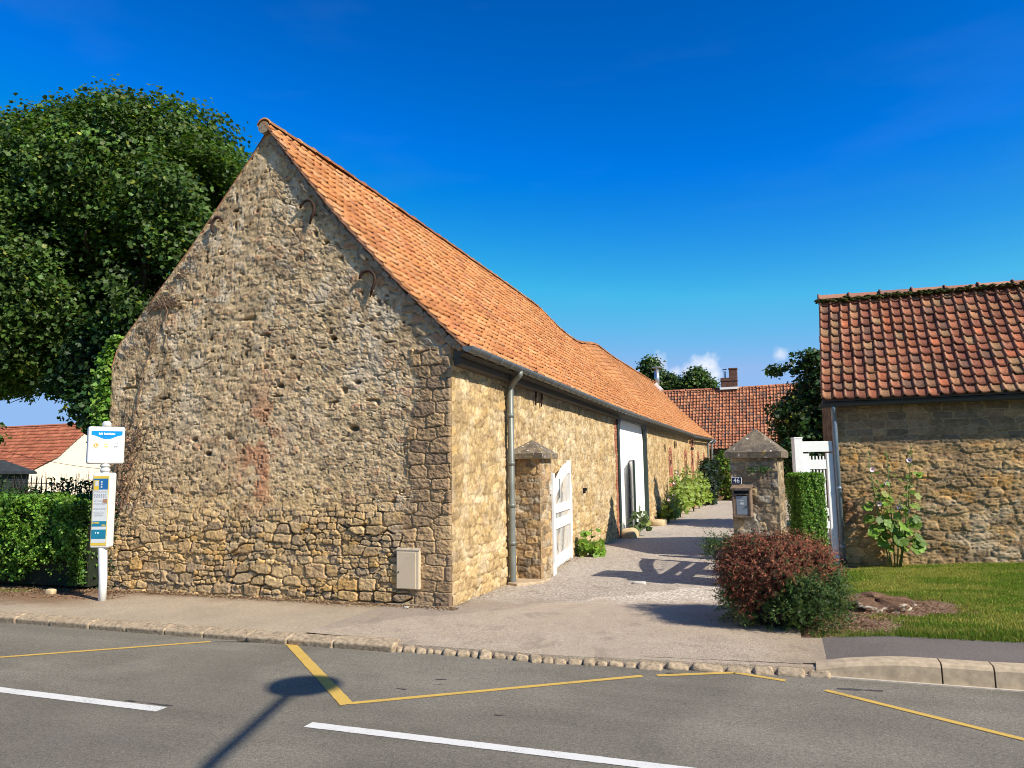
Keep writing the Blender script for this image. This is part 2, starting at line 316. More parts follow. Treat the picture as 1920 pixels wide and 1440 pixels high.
def pier_fn(seed, warm=0.0):
    def fn(u, v):
        Q1, Q2, a, b, c = cells(u+.06*(fbm(u*6, v*6, seed)-.5), v+.04*(fbm(u*5, v*5, seed+1)-.5), .24, .12, seed+3, 5, .26)
        qe = ss(Q2-Q1, .02, .14); rough = fbm(u*13, v*17, seed+9, 5, .62)-.5; fine = fbm(u*36, v*36, seed+7, 2)-.5
        h = qe*(.004+.018*b) + .034*rough + .012*fine - .012; one = np.ones(u.shape+(3,))
        st = pal(c, [(.26,.205,.145), (.22,.18,.135), (.33,.26,.17), (.20,.17,.14), (.36,.28,.18), (.28,.22,.16)])*(.8+.4*a)[..., None]
        st = st*(1+warm*np.array([.5,.32,.05]))
        base = mixc3(one*np.array([.38,.30,.19]), st*(.7+.6*fbm(u*22, v*26, seed+20, 4, .7))[..., None], ss(Q2-Q1, .01, .09))*np.array([1.05, .97, .84])
        base = mixc3(base, one*np.array([.09,.075,.06]), ss(fbm(u*7, v*7, seed+12, 4), .54, .68)*.6)
        base = mixc3(base, one*np.array([.46,.42,.33]), ss(fbm(u*6+4, v*7, seed+13, 4), .58, .68)*.5)
        return h, base
    return fn
def relief(name, P0, U, N, us, top, fn, mat, parent, rows, z0=0.0, uoff=0.0, edge=(1, 1), kd=1.0, bottom=None):
    """wall skin: columns at distances us along U, z from z0 to top(u), relief along N, edges eased to zero"""
    us = np.asarray(us, float); n = len(us); T = np.array([top(x) for x in us]); B = np.full(n, z0) if bottom is None else np.array([bottom(x) for x in us])
    t = np.linspace(0, 1, rows); u = np.repeat(us[:, None], rows, 1); v = B[:, None] + (T-B)[:, None]*t[None]
    h, c = fn(u+uoff, v)
    k = np.ones_like(u)
    if edge[0]: k = k*(.15+.85*ss(u-us[0], 0, .035))
    if edge[1]: k = k*(.15+.85*ss(us[-1]-u, 0, .035))
    h = h*k*kd
    P0 = np.array(P0, float); U = np.array(U, float); N = np.array(N, float)
    V = P0 + u[..., None]*U + v[..., None]*np.array([0, 0, 1.]) + h[..., None]*N
    idx = np.arange(n*rows).reshape(n, rows)
    F = np.stack([idx[:-1, :-1], idx[1:, :-1], idx[1:, 1:], idx[:-1, 1:]], -1).reshape(-1, 4)
    if np.dot(np.cross(U, (0, 0, 1)), N) < 0: F = F[:, ::-1]
    return npmesh(name, V.reshape(-1, 3), F, mat, parent, c.reshape(-1, 3), False)
def tiles(name, surf, ncol, nrow, parent, palette, seed=1, roll=.032, lip=.020, lift=.030, jitter=.004, rollc=None, ns=9, rollw=.36, mirror=False, colfn=None):
    """clay pantiles laid on surf(s,t): s 0..1 along the eave, t 0..1 from ridge to eave -> (points, normals)"""
    r = np.random.default_rng(seed)
    j, i = np.meshgrid(np.arange(ncol), np.arange(nrow), indexing='ij'); j = j.ravel(); i = i.ravel(); n = len(j)
    x = np.linspace(0, 1, ns); prof = np.where(x < rollw, roll*np.sin(np.pi*x/rollw)**.8, -.006*np.sin(np.pi*(x-rollw)/(1-rollw)))
    if mirror: x = 1-x[::-1]; prof = prof[::-1]
    rows_t = np.array([-.16, .5, 1.0, 1.0]); rows_h = np.array([-.004, lift*.5, lift, lift-lip])
    S = (j[:, None, None] + x[None, None, :])/ncol + np.zeros((n, 4, 1)); T = (i[:, None, None] + rows_t[None, :, None])/nrow + np.zeros((n, 4, ns))
    T = T + (r.normal(0, .035, n)/nrow)[:, None, None]*np.array([0, .5, 1, 1])[None, :, None] + (r.normal(0, .02, n)/nrow)[:, None, None]*(x-.5)[None, None, :]*2
    S = S + (r.normal(0, .02, n)/ncol)[:, None, None]
    # rounded lower corner
    T[:, 2:, :] += (-.10*np.abs(x-.7)**2*2/nrow)[None, None, :]
    H = prof[None, None, :] + rows_h[None, :, None] + r.normal(0, jitter, n)[:, None, None]*np.array([0, .5, 1, 1])[None, :, None] + r.normal(0, jitter, n)[:, None, None]*(x-.5)[None, None, :]
    P, Nn = surf(S, np.clip(T, 0, 1.02)); V = P + Nn*H[..., None]
    c = np.array(palette, float)[r.integers(0, len(palette), n)]*r.uniform(.78, 1.18, n)[:, None]
    C = np.repeat(np.repeat(c[:, None, None, :], 4, 1), ns, 2)
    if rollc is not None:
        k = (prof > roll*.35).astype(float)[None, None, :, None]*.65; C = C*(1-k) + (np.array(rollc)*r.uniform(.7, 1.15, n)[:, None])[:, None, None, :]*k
    if colfn is not None: C = colfn(S, T, C)
    base = np.arange(4*ns).reshape(4, ns); f = np.stack([base[:-1, :-1], base[:-1, 1:], base[1:, 1:], base[1:, :-1]], -1).reshape(-1, 4)
    F = (f[None] + (np.arange(n)*4*ns)[:, None, None]).reshape(-1, 4)
    a, b, cc = V.reshape(-1, 3)[F[0][0]], V.reshape(-1, 3)[F[0][1]], V.reshape(-1, 3)[F[0][3]]
    if np.dot(np.cross(b-a, cc-a), Nn.reshape(-1, 3)[0]) < 0: F = F[:, ::-1]
    return npmesh(name, V.reshape(-1, 3), F, tile_m, parent, C.reshape(-1, 3), True)
def ridge_tiles(name, pts, r0, step, parent, palette, seed=3, collar=.02, ang=2.2, mat=None):
    """half-round ridge tiles along a polyline"""
    pts = [Vector(p) for p in pts]; L = [0]
    for a, b in zip(pts[:-1], pts[1:]): L.append(L[-1]+(b-a).length)
    def at(s):
        s = max(0, min(s, L[-1]-1e-4))
        for k in range(len(pts)-1):
            if s <= L[k+1]: return pts[k].lerp(pts[k+1], (s-L[k])/(L[k+1]-L[k]))
    V = []; F = []; C = []; rr = random.Random(seed); s = 0
    while s < L[-1]:
        e = min(s+step, L[-1]); c = np.array(rr.choice(palette))*rr.uniform(.8, 1.15)
        a = at(s); b = at(e); t = (b-a).normalized(); side = t.cross(Vector((0, 0, 1))).normalized(); upv = side.cross(t); dz = rr.uniform(-.008, .008)
        prof = [(0, r0+collar), (.06, r0+collar), (.062, r0), (1, r0*.97), (1, r0*.97-.018)]
        b0 = len(V)
        for (q, r_) in [(0, r0+collar-.02)]+prof:
            for k in range(13):
                an = -ang/2*1.25 + ang*1.25*k/12
                p = a.lerp(b, q) + side*math.sin(an)*r_ + upv*(math.cos(an)*r_ - r0*.62 + dz); V.append(tuple(p)); C.append(c)
        for i in range(len(prof)):
            for k in range(12):
                F.append((b0+i*13+k, b0+i*13+k+1, b0+(i+1)*13+k+1, b0+(i+1)*13+k))
        s += step
    return npmesh(name, V, F, mat or tile_m, parent, np.array(C), True)
# ---------------------------------------------------------------- ground
def gz(X, Y):
    X = np.asarray(X, float); Y = np.asarray(Y, float)
    z = .07*ss(X, 4.15, 5.1) + .06*ss(X, 5.6, 8.5)
    z = z*(1-ss(Y, 4.4, 5.6)*(1-ss(X, 5.0, 7.2)))           # level again at the corner of the outbuilding
    z = z - .035*(1-ss(Y, -1.95, -.9))*(1-ss(X, 4.2, 4.6))*ss(X, -1.4, .6)
    return z
def sheet(name, xs, ys, dz, mat, kind='structure', maskfn=None, parent=None, noise_amp=0, label=None):
    X, Y = np.meshgrid(np.asarray(xs, float), np.asarray(ys, float), indexing='ij'); Z = gz(X, Y)+dz
    if noise_amp: Z = Z + noise_amp*(fbm(X*1.3, Y*1.3, 300, 3)-.5)
    n, m = X.shape; idx = np.arange(n*m).reshape(n, m); F = np.stack([idx[:-1, :-1], idx[1:, :-1], idx[1:, 1:], idx[:-1, 1:]], -1).reshape(-1, 4)
    if maskfn is not None:
        cx = (X[:-1, :-1]+X[1:, 1:]).ravel()/2; cy = (Y[:-1, :-1]+Y[1:, 1:]).ravel()/2; F = F[maskfn(cx, cy)]
    o = npmesh(name, np.stack([X, Y, Z], -1).reshape(-1, 3), F, mat, parent, None, True)
    o['kind'] = kind; return o
def geo_ar(a, b, d0, g=1.15):
    r = [a]; d = d0
    while r[-1] < b: r.append(r[-1]+d); d *= g
    r[-1] = b; return r
# asphalt of the road
def ground_mat(name, stops, nscale=300, big=((.3, .85), (.7, 1.12)), bs=.6, bd=.006, extra=None, rough=.9):
    m, nt, b = newmat(name); n = noise(nt, nscale, 3, .7); c = ramp(nt, n.outputs['Fac'], stops)
    g = noise(nt, .9, 4, .55); c = mix(nt, 1.0, c, ramp(nt, g.outputs['Fac'], big), 'MULTIPLY')
    if extra: c = extra(nt, c)
    g3 = noise(nt, 42, 3, .8); c = mix(nt, 1.0, c, ramp(nt, g3.outputs['Fac'], ((.3, .72), (.5, 1.0), (.7, 1.30))), 'MULTIPLY')
    nt.links.new(c, b.inputs['Base Color']); b.inputs['Roughness'].default_value = rough; b.inputs['Specular IOR Level'].default_value = .25
    bump(nt, b, n.outputs['Fac'], bs, bd); return m
def vor(nt, scale, vec=None, feature='F1'):
    v = nt.nodes.new('ShaderNodeTexVoronoi'); v.inputs['Scale'].default_value = scale; v.feature = feature
    if vec is None: vec = nt.nodes.new('ShaderNodeNewGeometry').outputs['Position']
    nt.links.new(vec, v.inputs['Vector']); return v
def sepxy(nt):
    g = nt.nodes.new('ShaderNodeNewGeometry'); s = nt.nodes.new('ShaderNodeSeparateXYZ'); nt.links.new(g.outputs['Position'], s.inputs[0]); return s
def nmath(nt, op, a, b=None, clamp=False):
    n = nt.nodes.new('ShaderNodeMath'); n.operation = op; n.use_clamp = clamp
    for i, v in enumerate((a, b)):
        if v is None: continue
        if isinstance(v, (int, float)): n.inputs[i].default_value = v
        else: nt.links.new(v, n.inputs[i])
    return n.outputs[0]
def maprange(nt, v, a, b):
    n = nt.nodes.new('ShaderNodeMapRange'); n.interpolation_type = 'SMOOTHSTEP'; nt.links.new(v, n.inputs[0]); n.inputs[1].default_value = a; n.inputs[2].default_value = b
    return n.outputs[0]
def road_extra(nt, c):
    v = vor(nt, 130); sp = ramp(nt, v.outputs['Distance'], ((.12, 1.55), (.36, .92), (.8, .62))); c = mix(nt, .75, c, mix(nt, 1, c, sp, 'MULTIPLY'))
    # hairline cracks and darker tar scars
    w = noise(nt, 2.2, 6, .65); crk = nmath(nt, 'ABSOLUTE', nmath(nt, 'SUBTRACT', w.outputs['Fac'], .5)); g2 = noise(nt, .55, 2, .5)
    k = nmath(nt, 'MULTIPLY', nmath(nt, 'SUBTRACT', 1.0, maprange(nt, crk, .0008, .0035)), maprange(nt, g2.outputs['Fac'], .44, .52)); c = mix(nt, nmath(nt, 'MULTIPLY', k, .55), c, (.05, .048, .045))
    g = nt.nodes.new('ShaderNodeMapping'); gg = nt.nodes.new('ShaderNodeNewGeometry'); nt.links.new(gg.outputs['Position'], g.inputs[0]); g.inputs['Scale'].default_value = (.25, 2.6, 1)
    s = noise(nt, 1.3, 4, .6, g.outputs[0]); c = mix(nt, 1, c, ramp(nt, s.outputs['Fac'], ((.3, .90), (.7, 1.1))), 'MULTIPLY')
    pt_ = noise(nt, .35, 3, .5, dist=.4); c = mix(nt, 1, c, ramp(nt, pt_.outputs['Fac'], ((.46, .90), (.50, 1.06))), 'MULTIPLY'); d = noise(nt, 1.7, 5, .6); c = mix(nt, nmath(nt, 'MULTIPLY', maprange(nt, d.outputs['Fac'], .64, .72), .35), c, (.19, .165, .145))
    return c
road_m = ground_mat('road_asphalt', ((.28, (.15, .132, .10)), (.5, (.245, .218, .17)), (.72, (.37, .33, .26))), 260, bs=1.0, bd=.010, extra=road_extra)
def walk_extra(nt, c):
    v = vor(nt, 120); c = mix(nt, .6, c, mix(nt, 1, c, ramp(nt, v.outputs['Distance'], ((.12, 1.5), (.36, .92), (.8, .62))), 'MULTIPLY'))
    s = sepxy(nt); w = noise(nt, 2.5, 4); y = nmath(nt, 'ADD', s.outputs[1], nmath(nt, 'MULTIPLY', nmath(nt, 'SUBTRACT', w.outputs['Fac'], .5), .9))
    c = mix(nt, nmath(nt, 'MULTIPLY', maprange(nt, y, -.62, -.10), .85), c, (.30, .215, .135))       # grit along the wall foot
    x = nmath(nt, 'ADD', s.outputs[0], nmath(nt, 'MULTIPLY', nmath(nt, 'SUBTRACT', w.outputs['Fac'], .5), 1.2))
    brown = mix(nt, noise(nt, 16, 5, .7).outputs['Fac'], (.12, .065, .035), (.33, .22, .13))
    k = nmath(nt, 'MULTIPLY', nmath(nt, 'SUBTRACT', 1.0, maprange(nt, x, -5.9, -4.4)), maprange(nt, y, -1.75, -1.1)); c = mix(nt, k, c, brown)
    return c
walk_m = ground_mat('pavement_asphalt', ((.3, (.34, .265, .185)), (.7, (.50, .405, .29))), 200, bs=.7, bd=.007, extra=walk_extra)
def drive_extra(nt, c):
    s = sepxy(nt); w = noise(nt, 1.6, 5, .6); wv = nmath(nt, 'MULTIPLY', nmath(nt, 'SUBTRACT', w.outputs['Fac'], .5), 1.6)
    y = nmath(nt, 'ADD', s.outputs[1], wv)
    k = maprange(nt, nmath(nt, 'SUBTRACT', y, nmath(nt, 'MULTIPLY', s.outputs[0], .25)), .15, .75)          # 1 = loose gravel
    v = vor(nt, 40); gv = mix(nt, 1, ramp(nt, v.outputs['Color'], ((.2, (.46, .385, .30)), (.5, (.66, .57, .465)), (.85, (.86, .77, .65)))), ramp(nt, v.outputs['Distance'], ((.3, 1.12), (.75, .60))), 'MULTIPLY')
    tar = mix(nt, noise(nt, 3.1, 5, .6).outputs['Fac'], (.42, .325, .235), (.62, .505, .375)); v2 = vor(nt, 110); tar = mix(nt, 1, tar, ramp(nt, v2.outputs['Distance'], ((.1, 1.5), (.4, .95), (.8, .6))), 'MULTIPLY')
    c = mix(nt, k, tar, gv)
    # darker patch by the corner of the barn, sandy wear further right
    x = s.outputs[0]; d1 = nmath(nt, 'SUBTRACT', 1.0, maprange(nt, nmath(nt, 'ADD', x, nmath(nt, 'MULTIPLY', y, -.9)), .55, .75)); d1 = nmath(nt, 'MULTIPLY', d1, maprange(nt, s.outputs[1], -1.75, -1.55))
    c = mix(nt, nmath(nt, 'MULTIPLY', d1, .40), c, (.21, .17, .135))
    sand = nmath(nt, 'MULTIPLY', maprange(nt, noise(nt, 1.9, 5, .65).outputs['Fac'], .52, .62), nmath(nt, 'SUBTRACT', 1.0, maprange(nt, nmath(nt, 'ABSOLUTE', nmath(nt, 'ADD', s.outputs[1], 1.0)), .5, 1.3)))
    c = mix(nt, nmath(nt, 'MULTIPLY', sand, .55), c, (.45, .36, .25))
    edge = maprange(nt, nmath(nt, 'ADD', x, nmath(nt, 'MULTIPLY', wv, .3)), 3.7, 4.2); c = mix(nt, nmath(nt, 'MULTIPLY', edge, .6), c, (.40, .30, .20))
    wr = noise(nt, 2.3, 6, .7, dist=.5); c = mix(nt, nmath(nt, 'MULTIPLY', maprange(nt, wr.outputs['Fac'], .54, .64), .34), c, (.19, .15, .115))
    return c
drive_m = ground_mat('driveway_gravel', ((.3, (.3, .27, .24)), (.7, (.4, .36, .3))), 160, bs=.9, bd=.012, extra=drive_extra)
def earth_extra(nt, c):
    s = sepxy(nt); w = noise(nt, 1.8, 5, .6); f = noise(nt, 40, 4, .7)
    grass = mix(nt, f.outputs['Fac'], (.06, .10, .016), (.18, .23, .04)); dry = mix(nt, f.outputs['Fac'], (.16, .12, .05), (.30, .23, .11))
    grass = mix(nt, maprange(nt, w.outputs['Fac'], .48, .6), grass, dry)
    litter = mix(nt, noise(nt, 26, 6, .75).outputs['Fac'], (.07, .035, .02), (.36, .23, .14))
    def ell(cx, cy, rx, ry):
        a = nmath(nt, 'DIVIDE', nmath(nt, 'SUBTRACT', s.outputs[0], cx), rx); b_ = nmath(nt, 'DIVIDE', nmath(nt, 'SUBTRACT', s.outputs[1], cy), ry)
        d = nmath(nt, 'ADD', nmath(nt, 'MULTIPLY', a, a), nmath(nt, 'MULTIPLY', b_, b_)); d = nmath(nt, 'ADD', d, nmath(nt, 'MULTIPLY', nmath(nt, 'SUBTRACT', w.outputs['Fac'], .5), 1.6))
        return nmath(nt, 'SUBTRACT', 1.0, maprange(nt, d, .8, 1.25))
    k = nmath(nt, 'MAXIMUM', ell(5.2, 1.3, .8, .75), ell(4.2, .1, .95, .75)); k = nmath(nt, 'MAXIMUM', k, ell(4.7, 5.4, .5, 1.2)); k = nmath(nt, 'MAXIMUM', k, ell(-6.2, -.7, 1.6, .8))
    k = nmath(nt, 'MAXIMUM', k, nmath(nt, 'SUBTRACT', 1.0, maprange(nt, nmath(nt, 'ADD', s.outputs[0], nmath(nt, 'MULTIPLY', nmath(nt, 'SUBTRACT', w.outputs['Fac'], .5), .8)), 4.5, 4.9)))
    k = nmath(nt, 'MULTIPLY', k, maprange(nt, s.outputs[0], -7.6, -7.0))
    return mix(nt, k, grass, litter)
earth_m = ground_mat('lawn_ground', ((.3, .5), (.7, .6)), 60, bs=.8, bd=.02, extra=earth_extra)

g1 = geo_ar(8, 900, .8, 1.3)
xs = sorted(set([-x-8 for x in g1])|set(np.round(np.arange(-16, 16.01, .25), 3))|set([x+8 for x in g1]))
ys = sorted(set([-x-8 for x in g1])|set(np.round(np.arange(-16, -7.0, .5), 3))|{-7.05, -7.0, -1.99, -1.94, -1.88, -1.85, -1.52, -1.48}|set(np.round(np.arange(-1.9, 8, .1), 3))|set(np.round(np.arange(8, 44, 1.0), 3))|set([x+36 for x in g1]))
X, Y = np.meshgrid(xs, ys, indexing='ij'); Z = gz(X, Y) - .03 - .004*ss(np.abs(X), 12, 400)*0
Z = np.where((Y > -7.02) & (Y < np.where(X > 2.6, -1.50, -1.86)), -.34, Z); Z = np.where(Y <= -7.02, -.02, Z)
Z = Z - .5*ss(Y, 44, 300) - 6*ss(np.hypot(X, Y), 120, 900)*0
n_, m_ = X.shape; ix = np.arange(n_*m_).reshape(n_, m_); Fq = np.stack([ix[:-1, :-1], ix[1:, :-1], ix[1:, 1:], ix[:-1, 1:]], -1).reshape(-1, 4)
tag(npmesh('ground', np.stack([X, Y, Z], -1).reshape(-1, 3), Fq, earth_m, None, None, True), kind='structure')

def flat(name, poly, z, mat, kind='structure', parent=None, h=0.0):
    b = MB(); b.add([(x, y, z) for x, y in poly], [tuple(range(len(poly)))]); o = b.build(name, mat, parent); o['kind'] = kind; return o
flat('road', [(-200, -7.0), (200, -7.0), (200, -1.70), (4.5, -1.60), (2.4, -1.6), (2.0, -1.84), (-200, -1.84)], -.10, road_m)
sheet('pavement', geo_ar(-60, -7, 4, 1.0)+list(np.arange(-7, -.85, .1)), [-1.93]+list(np.linspace(-1.86, .12, 15)), -.008, walk_m, noise_amp=.012)
tag(D.objects['pavement'], 'brown worn asphalt pavement along the foot of the barn gable')
def dmask(x, y): return ((x < np.where(y < -.7, 4.40, 4.22)) | (y > 6)) & (y > -1.87+.10*np.maximum(0, x-2))
sheet('driveway', list(np.arange(-.90, 4.41, .05))+[5.2, 6, 7], list(np.arange(-1.90, -1.4, .02))+list(np.arange(-1.4, 6, .12))+list(np.arange(6, 37, 1.0)), 0.0, drive_m, maskfn=dmask, noise_amp=.014)

# markings
def paint_mat(name, col, wear=.5):
    m, nt, b = newmat(name); n = noise(nt, 70, 5, .75); n2 = noise(nt, 4, 4, .6); k = nmath(nt, 'ADD', n.outputs['Fac'], nmath(nt, 'MULTIPLY', n2.outputs['Fac'], .5))
    c = mix(nt, nmath(nt, 'MULTIPLY', maprange(nt, k, .80, .93), wear), col, tuple(x*.42+.03 for x in col)); c = mix(nt, 1, c, ramp(nt, noise(nt, 300, 3, .7).outputs['Fac'], ((.3, .82), (.7, 1.1))), 'MULTIPLY')
    nt.links.new(c, b.inputs['Base Color']); b.inputs['Roughness'].default_value = .8; bump(nt, b, n.outputs['Fac'], .5, .004); return m
wp = paint_mat('white_road_paint', (.66, .64, .59), .8); yp = paint_mat('yellow_road_paint', (.58, .37, .075), .8)
def seg(mb, a, b, w, z=-.096, jag=.006):
    a = Vector((*a, 0)); b = Vector((*b, 0)); t = (b-a).normalized(); s = Vector((-t.y, t.x, 0))*w/2; n = max(2, int((b-a).length/.05)); vs = []
    for i in range(n+1):
        p = a.lerp(b, i/n); k = 1+random.uniform(-1, 1)*jag/w
        vs += [(*(p+s*k).xy, z), (*(p-s*k).xy, z)]
    mb.add(vs, [(2*i, 2*i+1, 2*i+3, 2*i+2) for i in range(n)])
m1 = MB()
seg(m1, (-9.2, -4.27), (-.53, -4.27), .115); seg(m1, (.79, -4.22), (8.5, -4.22), .105); seg(m1, (9.8, -4.2), (14, -4.2), .11)
tag(m1.build('white_road_marking', wp), kind='structure')
m2 = MB(); W_ = .062
for a, b in (((-7.5, -6.5), (-1.90, -2.21)), ((-1.60, -2.06), (-1.15, -1.93)), ((.80, -3.69), (2.86, -2.21)), ((2.98, -2.16), (3.62, -1.86)), ((3.62, -1.86), (4.05, -2.0)), ((4.36, -2.20), (7.4, -4.3))):
    seg(m2, a, b, W_, jag=.004)
seg(m2, (-1.10, -1.93), (.80, -3.72), .105, z=-.0955)
tag(m2.build('yellow_road_marking', yp), kind='structure')
# tarry scars in the asphalt
m3 = MB()
for (x, y, w, l, a) in ((-1.62, -2.12, .03, .42, .1), (-1.85, -2.20, .02, .4, .25), (-1.0, -4.17, .02, .5, 0), (3.05, -2.05, .03, .25, .15), (4.45, -2.12, .03, .35, .1), (1.2, -3.0, .010, .12, .1), (1.15, -2.85, .012, .1, .2), (.95, -3.2, .014, .1, -.1), (2.0, -3.6, .01, .1, 0)):
    seg(m3, (x, y), (x+l*math.cos(a), y+l*math.sin(a)), w, z=-.0965, jag=.02)
tag(m3.build('asphalt_repair', plain('tar_scar', (.065, .06, .055), .8, 0, .4, 30)), kind='structure')

# kerbs ---------------------------------------------------------------
conc_m = plain('kerb_concrete', (.44, .34, .225), .9, 0, .22, 14, .2, .003, 90)
sett_m = plain('kerb_stone', (.34, .26, .17), .9, 0, .45, 24, .2, .014, 30)
kb = MB(); rr = random.Random(4); x = -9.5
while x < -.05:
    l = rr.uniform(.5, .8); kb.box((x+l/2, -1.985+rr.uniform(-.01, .01), -.106+rr.uniform(-.010, .004)), (l-.003, .19, .19), rot=Matrix.Rotation(rr.uniform(-.012, .012), 3, 'Z') @ Matrix.Rotation(.20+rr.uniform(-.03, .03), 3, 'X')); x += l
left_kerb_o = kb.build('kerb', sett_m, None, bevel=.022, seg=3); tag(left_kerb_o, 'worn sandy kerb stones below the barn gable', kind='structure')
kb = MB(); x = -.05
while x < 4.24:
    l = rr.uniform(.07, .17) if x < 2.7 else rr.uniform(.17, .32)
    m = Matrix.Rotation(rr.uniform(-.12, .12)+(.35 if x < 2.2 else .05), 3, 'Z') @ Matrix.Rotation(rr.uniform(-.12, .12), 3, 'Y') @ Matrix.Rotation(rr.uniform(-.15, .15), 3, 'X') @ Matrix.Rotation(.34, 3, 'X')
    kb.box((x+l/2, -1.955+rr.uniform(-.02, .02)+.10*max(0, x-2), -.130+rr.uniform(-.010, .014)), (l+.004, rr.uniform(.12, .18), .15), rot=m, taper=.84); x += l
tag(kb.build('kerb_setts', sett_m, None, smooth=False, bevel=.028, seg=3), kind='structure', label='row of rough stone setts across the driveway mouth')
fb = MB(); fb.prism([(-.1, -1.965, -.16), (2.05, -1.965, -.16), (4.32, -1.735, -.16), (4.32, -1.50, -.16), (2.05, -1.76, -.16), (-.1, -1.80, -.16)], (0, 0, 0), (0, 0, .127)); tag(fb.build('kerb_bedding', drive_m), kind='structure')
# concrete kerb on the right: sloped first stone, then full height
xk = [4.30, 5.28, 5.66, 6.66, 7.66, 8.66, 10.66, 14.66, 60]; kb = MB()
def kz(x): return float(gz(x, -1.7))+.004
xk2 = [(4.306+.121*i, 4.306+.121*(i+1)) for i in range(8)]+[(a+.006, b-.006) for a, b in zip(xk[1:-1], xk[2:])]
for a, b in xk2:
    y0, y1 = -1.75, -1.58; zb = -.16
    za, zc = kz(a)+.0, kz(b)+.0
    vs = []
    for xx, zt in ((a, za), (b, zc)):
        vs += [(xx, y0-.012, zb), (xx, y0-.004, zt-.035), (xx, y0+.012, zt-.010), (xx, y0+.035, zt), (xx, y1, zt+.002), (xx, y1, zb)]
    kb.add(vs, [(i, (i+1) % 6, 6+(i+1) % 6, 6+i) for i in range(6)]+[(5, 4, 3, 2, 1, 0), (6, 7, 8, 9, 10, 11)])
tag(kb.build('kerb', conc_m), kind='structure', label='beige concrete kerb in front of the right-hand path')
gb = MB(); gb.prism([(4.25, -1.79, -.12), (60, -1.83, -.12), (60, -1.77, -.12), (4.1, -1.73, -.12)], (0, 0, 0), (0, 0, .03)); tag(gb.build('gutter_strip', plain('pale_mortar', (.46, .40, .32), .9, 0, .2, 20)), kind='structure')
pth = ground_mat('path_asphalt', ((.3, (.11, .092, .078)), (.7, (.205, .175, .15))), 240, bs=.8, bd=.006)
def pmask(x, y): return x > 4.38
sheet('path', list(np.arange(4.3, 12, .1))+geo_ar(12, 60, 2, 1.2), np.linspace(-1.58, -.68, 10), .0, pth, maskfn=pmask)
# ---------------------------------------------------------------- the long barn
LB = 35.0
barn = empty('stone_barn', (-3, 0, 0), 0, 'long rubble-stone barn with steep orange tiled roof, its tall gable facing the road', 'barn')
BM = Matrix.Translation((3, 0, 0))           # children are authored in scene coordinates
class Grp:
    pass
def adopt(o, p):
    o.parent = p; o.matrix_parent_inverse = p.matrix_basis.inverted(); return o
_gx = [0, .12, 1.56, 2.93, 3.05, 4.84, 6.05]; _gzv = [3.50, 3.83, 5.33, 6.93, 6.95, 4.80, 3.44]
def gtop(u): return float(np.interp(u, _gx, _gzv))
us = np.linspace(0, 6.05, 500)
w = relief('gable_wall', (-6.05, 0, 0), (1, 0, 0), (0, -1, 0), us, gtop, gable_fn, stone_m, None, 540, z0=-.12); adopt(w, barn)
def near_us(a, b, d0, k): 
    r = [a]
    while r[-1] < b: r.append(r[-1]+d0*(1+max(0, r[-1])/k))
    r[-1] = b; return r
def ez(y): return float(np.interp(y, [0, 3, 9, 16, 25, 34, 36], [3.37, 3.33, 3.26, 3.26, 3.29, 3.46, 3.5]))
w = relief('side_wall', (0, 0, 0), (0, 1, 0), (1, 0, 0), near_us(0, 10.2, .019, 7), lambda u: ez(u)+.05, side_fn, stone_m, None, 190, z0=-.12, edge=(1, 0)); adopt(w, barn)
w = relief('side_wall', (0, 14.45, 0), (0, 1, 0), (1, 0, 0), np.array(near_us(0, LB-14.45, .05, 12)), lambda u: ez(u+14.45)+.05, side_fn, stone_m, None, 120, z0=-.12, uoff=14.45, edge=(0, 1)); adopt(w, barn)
b = MB(); b.box((-6.05+.12, LB/2, 1.8), (.20, LB-.1, 3.6)); b.prism([(-6.0, LB, -.1), (0, LB, -.1), (0, LB, 3.5), (-3.1, LB, 6.9), (-6.0, LB, 3.5)], (0, 0, 0), (0, -.2, 0))
adopt(b.build('rear_wall', plain('back_wall', (.42, .33, .21), .95, 0, .25, 5)), barn)
_ry = [0, 4.4, 8.5, 13.2, 15.3, 17.2, 18.4, 19.6, 20.8, 24, 31, 36]; _rz = [7.12, 7.10, 7.05, 6.96, 6.68, 6.58, 6.60, 6.80, 6.96, 6.88, 6.90, 6.95]
def surf_r(S, T):
    Yy = -.10 + S*(LB+.2); rz = np.interp(Yy, _ry, _rz) + .03*(fbm(Yy*.7, Yy*0, 5, 2)-.5); e = np.interp(Yy, [0, 3, 9, 16, 25, 34, 36], [3.36, 3.33, 3.26, 3.26, 3.29, 3.46, 3.5])
    zz = rz + (e-rz)*T - .17*np.sin(np.pi*np.clip(T, 0, 1)) + .05*(fbm(Yy*.5, T*3, 6, 2)-.5)*np.sin(np.pi*np.clip(T, 0, 1)); Xx = -3.10 + 3.36*T
    dz = (e-rz) - .17*np.pi*np.cos(np.pi*np.clip(T, 0, 1)); nn = np.sqrt(dz**2+3.36**2)
    return np.stack([Xx, Yy+0*T, zz], -1), np.stack([-dz/nn, 0*Xx, 3.36/nn+0*Xx], -1)
OR = [(.44, .185, .07), (.48, .215, .085), (.42, .17, .062), (.49, .235, .10), (.39, .15, .06), (.44, .19, .075), (.51, .25, .11), (.45, .19, .07), (.36, .145, .07), (.46, .235, .115)]
def barncol(S, T, C):
    Yy = S*LB; k = ss(Yy + 2*(T-.5)*0, 17.0, 19.5)*(.35+.65*ss(1-T, .25, .8)); n = fbm(Yy*.35, T*4, 500, 4)
    C = C*(.86+.3*n)[..., None]
    return C*(1-k[..., None]*.30) + np.array([.28, .13, .06])*k[..., None]*.30
t = tiles('roof_tiles', surf_r, 172, 24, None, OR, 11, roll=.038, lip=.026, lift=.036, colfn=barncol); adopt(t, barn)
